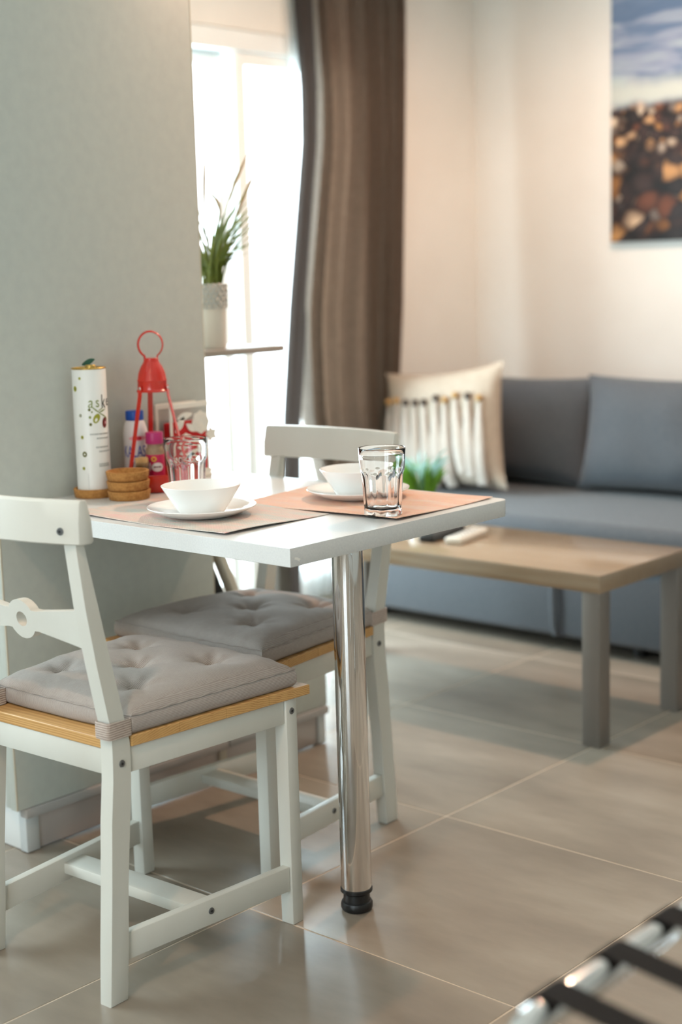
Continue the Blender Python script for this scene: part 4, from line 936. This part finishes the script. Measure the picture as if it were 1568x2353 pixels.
def pillow_mesh(w, h, t, pinch=0.06, N=34, seed=0.0, wrinkle=0.004):
    bm = bmesh.new(); R = {}
    def pt(i, j, s):
        u, v = -1 + 2 * i / N, -1 + 2 * j / N
        x = u * w / 2 * (1 - pinch * (1 - abs(v) ** 2.0) * 1.0 * abs(u) ** 3 + 0.0); z = v * h / 2 * (1 - pinch * (1 - abs(u) ** 2.0) * abs(v) ** 3)
        f = max(0.0, (1 - abs(u) ** 2.6)) ** 0.55 * max(0.0, (1 - abs(v) ** 2.6)) ** 0.55
        y = s * t / 2 * f + wrinkle * f * noise.noise(Vector((x * 7, z * 7, seed + s)))
        return (x, y, z)
    F = {}
    for s in (-1, 1):
        for i in range(N + 1):
            for j in range(N + 1):
                if (i in (0, N) or j in (0, N)) and s == 1: F[(i, j, 1)] = F[(i, j, -1)]; continue
                F[(i, j, s)] = bm.verts.new(pt(i, j, s))
    for s in (-1, 1):
        for i in range(N):
            for j in range(N):
                q = [F[(i, j, s)], F[(i + 1, j, s)], F[(i + 1, j + 1, s)], F[(i, j + 1, s)]]
                if len(set(q)) == 4: 
                    try: bm.faces.new(q if s == -1 else q[::-1])
                    except ValueError: pass
    return bm
for k, (xc, w, yy, rz, zz, lb) in enumerate(((-0.62, 0.66, 2.765, 0.0, 0.628, 'grey back cushion of the sofa behind the tasselled pillow'), (0.03, 0.70, 2.725, 0.03, 0.640, 'grey back cushion of the sofa, overlapping its neighbour on the left'), (0.74, 0.66, 2.765, 0, 0.628, 'grey back cushion at the far end of the sofa'))):
    t = thing('back_cushion', lb, 'cushion', (xc, yy, zz), rz, 'loose back cushions of the sofa'); t.rotation_euler.x = math.radians(-12)
    finish('cover', pillow_mesh(w, 0.405, 0.19, 0.075, seed=k * 3.1, wrinkle=0.012), 'sofa', t, 70)
pw = thing('throw_pillow', 'cream throw pillow with beads and long tassels at the end of the sofa', 'pillow', (-0.752, 2.470, 0.648), math.radians(-2)); pw.rotation_euler.x = math.radians(-6); pw.rotation_euler.y = math.radians(-6)
PWW, PWH, PWT = 0.56, 0.45, 0.15
finish('cover', pillow_mesh(PWW, PWH, PWT, 0.10, seed=5.0), 'pillow', pw, 70)
def psurf(x, z):
    u, v = min(.999, abs(x) / (PWW / 2)), min(.999, abs(z) / (PWH / 2)); return -PWT / 2 * (1 - u ** 2.6) ** 0.55 * (1 - v ** 2.6) ** 0.55
random.seed(21)
for i in range(10):
    x = -0.215 + 0.43 * i / 9 + random.uniform(-.006, .006); z0 = 0.105 + random.uniform(-.008, .012)
    mt = ('knot_gold', 'knot_gold', 'knot_dark', 'knot_dark', 'knot_dark', 'knot_dark', 'knot_gold', 'knot_gold', 'knot_dark', 'knot_gold')[i]
    finish('bead', lathe(bmesh.new(), [(0, 0.013), (0.008, 0.011), (0.012, 0.003), (0.012, -0.004), (0.008, -0.012), (0, -0.013)], 14, x, psurf(x, z0) - 0.010, z0), mt, pw, 60)
    bm = bmesh.new(); L = 0.275 + random.uniform(-.02, .02); lean = random.uniform(-.02, .02)
    path = []; rad = []
    for q in range(9):
        f = q / 8; xx = x + lean * f; zz = z0 - 0.012 - L * f; path.append((xx, psurf(xx, zz) - 0.008, zz)); rad.append(0.008 + 0.020 * min(1, f * 1.8) - 0.003 * f)
    tube(bm, path, rad, 10, flat=0.45); finish('tassel', bm, 'tassel', pw, 60)

# ------------------------------------------------------------------ coffee table and what stands on it
ZX, ZY, ZW, ZD, ZH, ZT = 0.592, 1.365, 1.18, 0.452, 0.4515, 0.046
cf_ = thing('coffee_table', 'low coffee table with an oak top and grey legs in front of the sofa', 'table')
box('tabletop', (ZX - ZW, ZY, ZH - ZT), (ZX, ZY + ZD, ZH), 'oak', cf_, 0.0015)
for x in (ZX - ZW + 0.002, ZX - 0.054):
    for y in (ZY + 0.002, ZY + ZD - 0.054): box('leg', (x, y, 0.0), (x + 0.052, y + 0.052, ZH - ZT - 0.0005), 'grey_leg', cf_, 0.0015)
def remote(label, x, y, rz, w, l, h, mat, keymat):
    t = thing('remote_control', label, 'remote', (x, y, ZH), rz)
    b = finish('case', bx(bmesh.new(), (-w / 2, -l / 2, 0), (w / 2, l / 2, h), 0.006, 3), mat, t)
    kb = bx(bmesh.new(), (-0.004, -0.003, h - 0.001), (0.004, 0.003, h + 0.0012), 0.0008, 1); k0 = None
    for r in range(7):
        for c in (-1, 0, 1):
            if k0 is None: k0 = finish('key', kb, keymat, b); o = k0
            else: o = link('key', k0.data, b)
            o.location = (c * w * 0.27, -l * 0.36 + r * l * 0.11, 0)
remote('white remote control on the coffee table', 0.0, 1.600, math.radians(12), 0.052, 0.19, 0.019, 'remote_white', 'key')
remote('black remote control on the coffee table', -0.082, 1.590, math.radians(10), 0.050, 0.20, 0.021, 'remote_black', 'key')
pp = thing('potted_plant', 'small bushy green plant with pale tips on the coffee table', 'plant', (-0.215, 1.665, ZH))
finish('pot', lathe(bmesh.new(), [(0, 0), (0.038, 0), (0.040, 0.002), (0.050, 0.085), (0.050, 0.09), (0.046, 0.09), (0.044, 0.075), (0, 0.075)], 36), 'pot_white', pp); finish('soil', lathe(bmesh.new(), [(0, 0.078), (0.0445, 0.077)], 28), 'soil', pp)
random.seed(5); fo = bpy.data.objects.new('foliage', None); COL.objects.link(fo); fo.parent = pp
sm = []
for k, mt in enumerate(('leaf_light', 'leaf_light', 'leaf_light', 'leaf_blue')):
    bm = bmesh.new()
    path = [(0, 0, 0), (0.004, 0, 0.05), (0.012 + 0.004 * k, 0, 0.090), (0.024 + 0.006 * k, 0, 0.118 - 0.004 * k)]
    tube(bm, path, [0.0010, 0.0022, 0.0024, 0.0005], 6, flat=0.5); sm.append((bm, mt))
proto = [finish('leaf', b, m_, fo, 60) for b, m_ in sm]
for o in proto: o.location = (0, 0, 0.078)
for k in range(230):
    o = link('leaf', proto[k % 4].data, fo); a = random.uniform(0, 2 * PI); r = 0.03 * math.sqrt(random.random())
    o.location = (r * math.cos(a), r * math.sin(a), 0.076 + (0.040 if k % 4 == 3 else 0)); s = random.uniform(0.75, 1.15); o.scale = (s * 1.1, s, s * random.uniform(.85, 1.1)); o.rotation_euler = (random.uniform(-.12, .12), random.uniform(-.1, .25), a + random.uniform(-.5, .5))

# ------------------------------------------------------------------ canvas on the back wall
PXL, PZB = -0.515, 1.304
cv = thing('canvas_picture', 'frameless canvas print of blue water over brown pebbles', 'picture', (PXL, YB - 0.032, PZB))
box('canvas', (0, 0, 0), (1.35, 0.030, 0.95), 'print', cv, 0.002)

# ------------------------------------------------------------------ luggage rack in the near right corner
RX, RZ, RY0, RY1 = 1.783, 0.50, -0.705, 0.02
RX2 = RX + 0.42
lk = thing('luggage_rack', 'folding chrome luggage rack with black webbing straps in the near corner', 'luggage rack')
def rack_frame(name, xt, xb, y0, y1):
    r = 0.05; pts = []
    dz = RZ - 0.012; dirn = Vector((xb - xt, 0, -dz)).normalized()
    top0, top1 = Vector((xt, y0, RZ)), Vector((xt, y1, RZ))
    leg0 = Vector((xb, y0, 0.012)); leg1 = Vector((xb, y1, 0.012))
    def corner(p, a, b, n=8): return [((p + a * r) * (1 - t) ** 2 + p * 2 * t * (1 - t) + (p + b * r) * t ** 2) for t in [i / n for i in range(n + 1)]]
    path = [leg0] + corner(top0, dirn, Vector((0, 1, 0))) + corner(top1, Vector((0, -1, 0)), dirn) + [leg1]
    o = finish(name, tube(bmesh.new(), path, 0.0170, 24), 'chrome', lk, 60)
    for p in (leg0, leg1): finish('rubber_tip', lathe(bmesh.new(), [(0, -0.012), (0.019, -0.012), (0.020, 0.0), (0.0195, 0.024), (0.0172, 0.024)], 18, p.x, p.y, p.z), 'black_plastic', o)
rack_frame('tube_frame', RX, RX2 + 0.02, RY0, RY1); rack_frame('tube_frame', RX2, RX - 0.02, RY0 + 0.032, RY1 - 0.032)
for yc in (-0.628, -0.514, -0.404, -0.294, -0.184, -0.080):
    w = 0.021; bm = bmesh.new(); prof = []
    for i in range(13): a = PI * 1.45 - (PI * 0.95) * i / 12; prof.append((RX + 0.0205 * math.cos(a), RZ + 0.0205 * math.sin(a)))
    for i in range(1, 12): f = i / 12; prof.append((RX + (RX2 - RX) * f, RZ + 0.0205 - 0.018 * math.sin(PI * f)))
    for i in range(13): a = PI * 0.5 - (PI * 0.95) * i / 12; prof.append((RX2 + 0.0205 * math.cos(a), RZ + 0.0205 * math.sin(a)))
    A = [(bm.verts.new((x, yc - w, z)), bm.verts.new((x, yc + w, z))) for x, z in prof]
    for a, b in zip(A[:-1], A[1:]): bm.faces.new((a[0], a[1], b[1], b[0]))
    bmesh.ops.solidify(bm, geom=bm.faces[:], thickness=0.002); finish('strap', bm, 'strap_black', lk, 60)

# ------------------------------------------------------------------ ceiling lamps (warm), out of the frame
def downlight(label, x, y, watts, color, angle):
    t = thing('ceiling_downlight', label, 'lamp', (x, y, ZC), group='ceiling downlights')
    finish('housing', lathe(bmesh.new(), [(0, -0.001), (0.062, -0.001), (0.062, -0.050), (0.060, -0.052), (0.054, -0.052), (0.050, -0.030), (0, -0.030)], 40), 'lamp_metal', t)
    finish('bulb_face', lathe(bmesh.new(), [(0.0495, -0.031), (0.040, -0.0315), (0, -0.032)], 32), 'lamp_glow', t)
    d = bpy.data.lights.new('downlight_beam', 'SPOT'); d.energy = watts; d.color = color; d.spot_size = math.radians(angle); d.spot_blend = 0.5; d.shadow_soft_size = 0.04
    o = bpy.data.objects.new('downlight_beam', d); COL.objects.link(o); o.parent = t; o.location = (0, 0, -0.056)
WARM = (1.0, 0.63, 0.43)
downlight('warm downlight in the ceiling above the coffee table', 0.37, 1.95, 76, WARM, 177)
downlight('warm downlight in the ceiling near the rear of the room', 1.3, -1.5, 30, (1.0, 0.66, 0.42), 120)
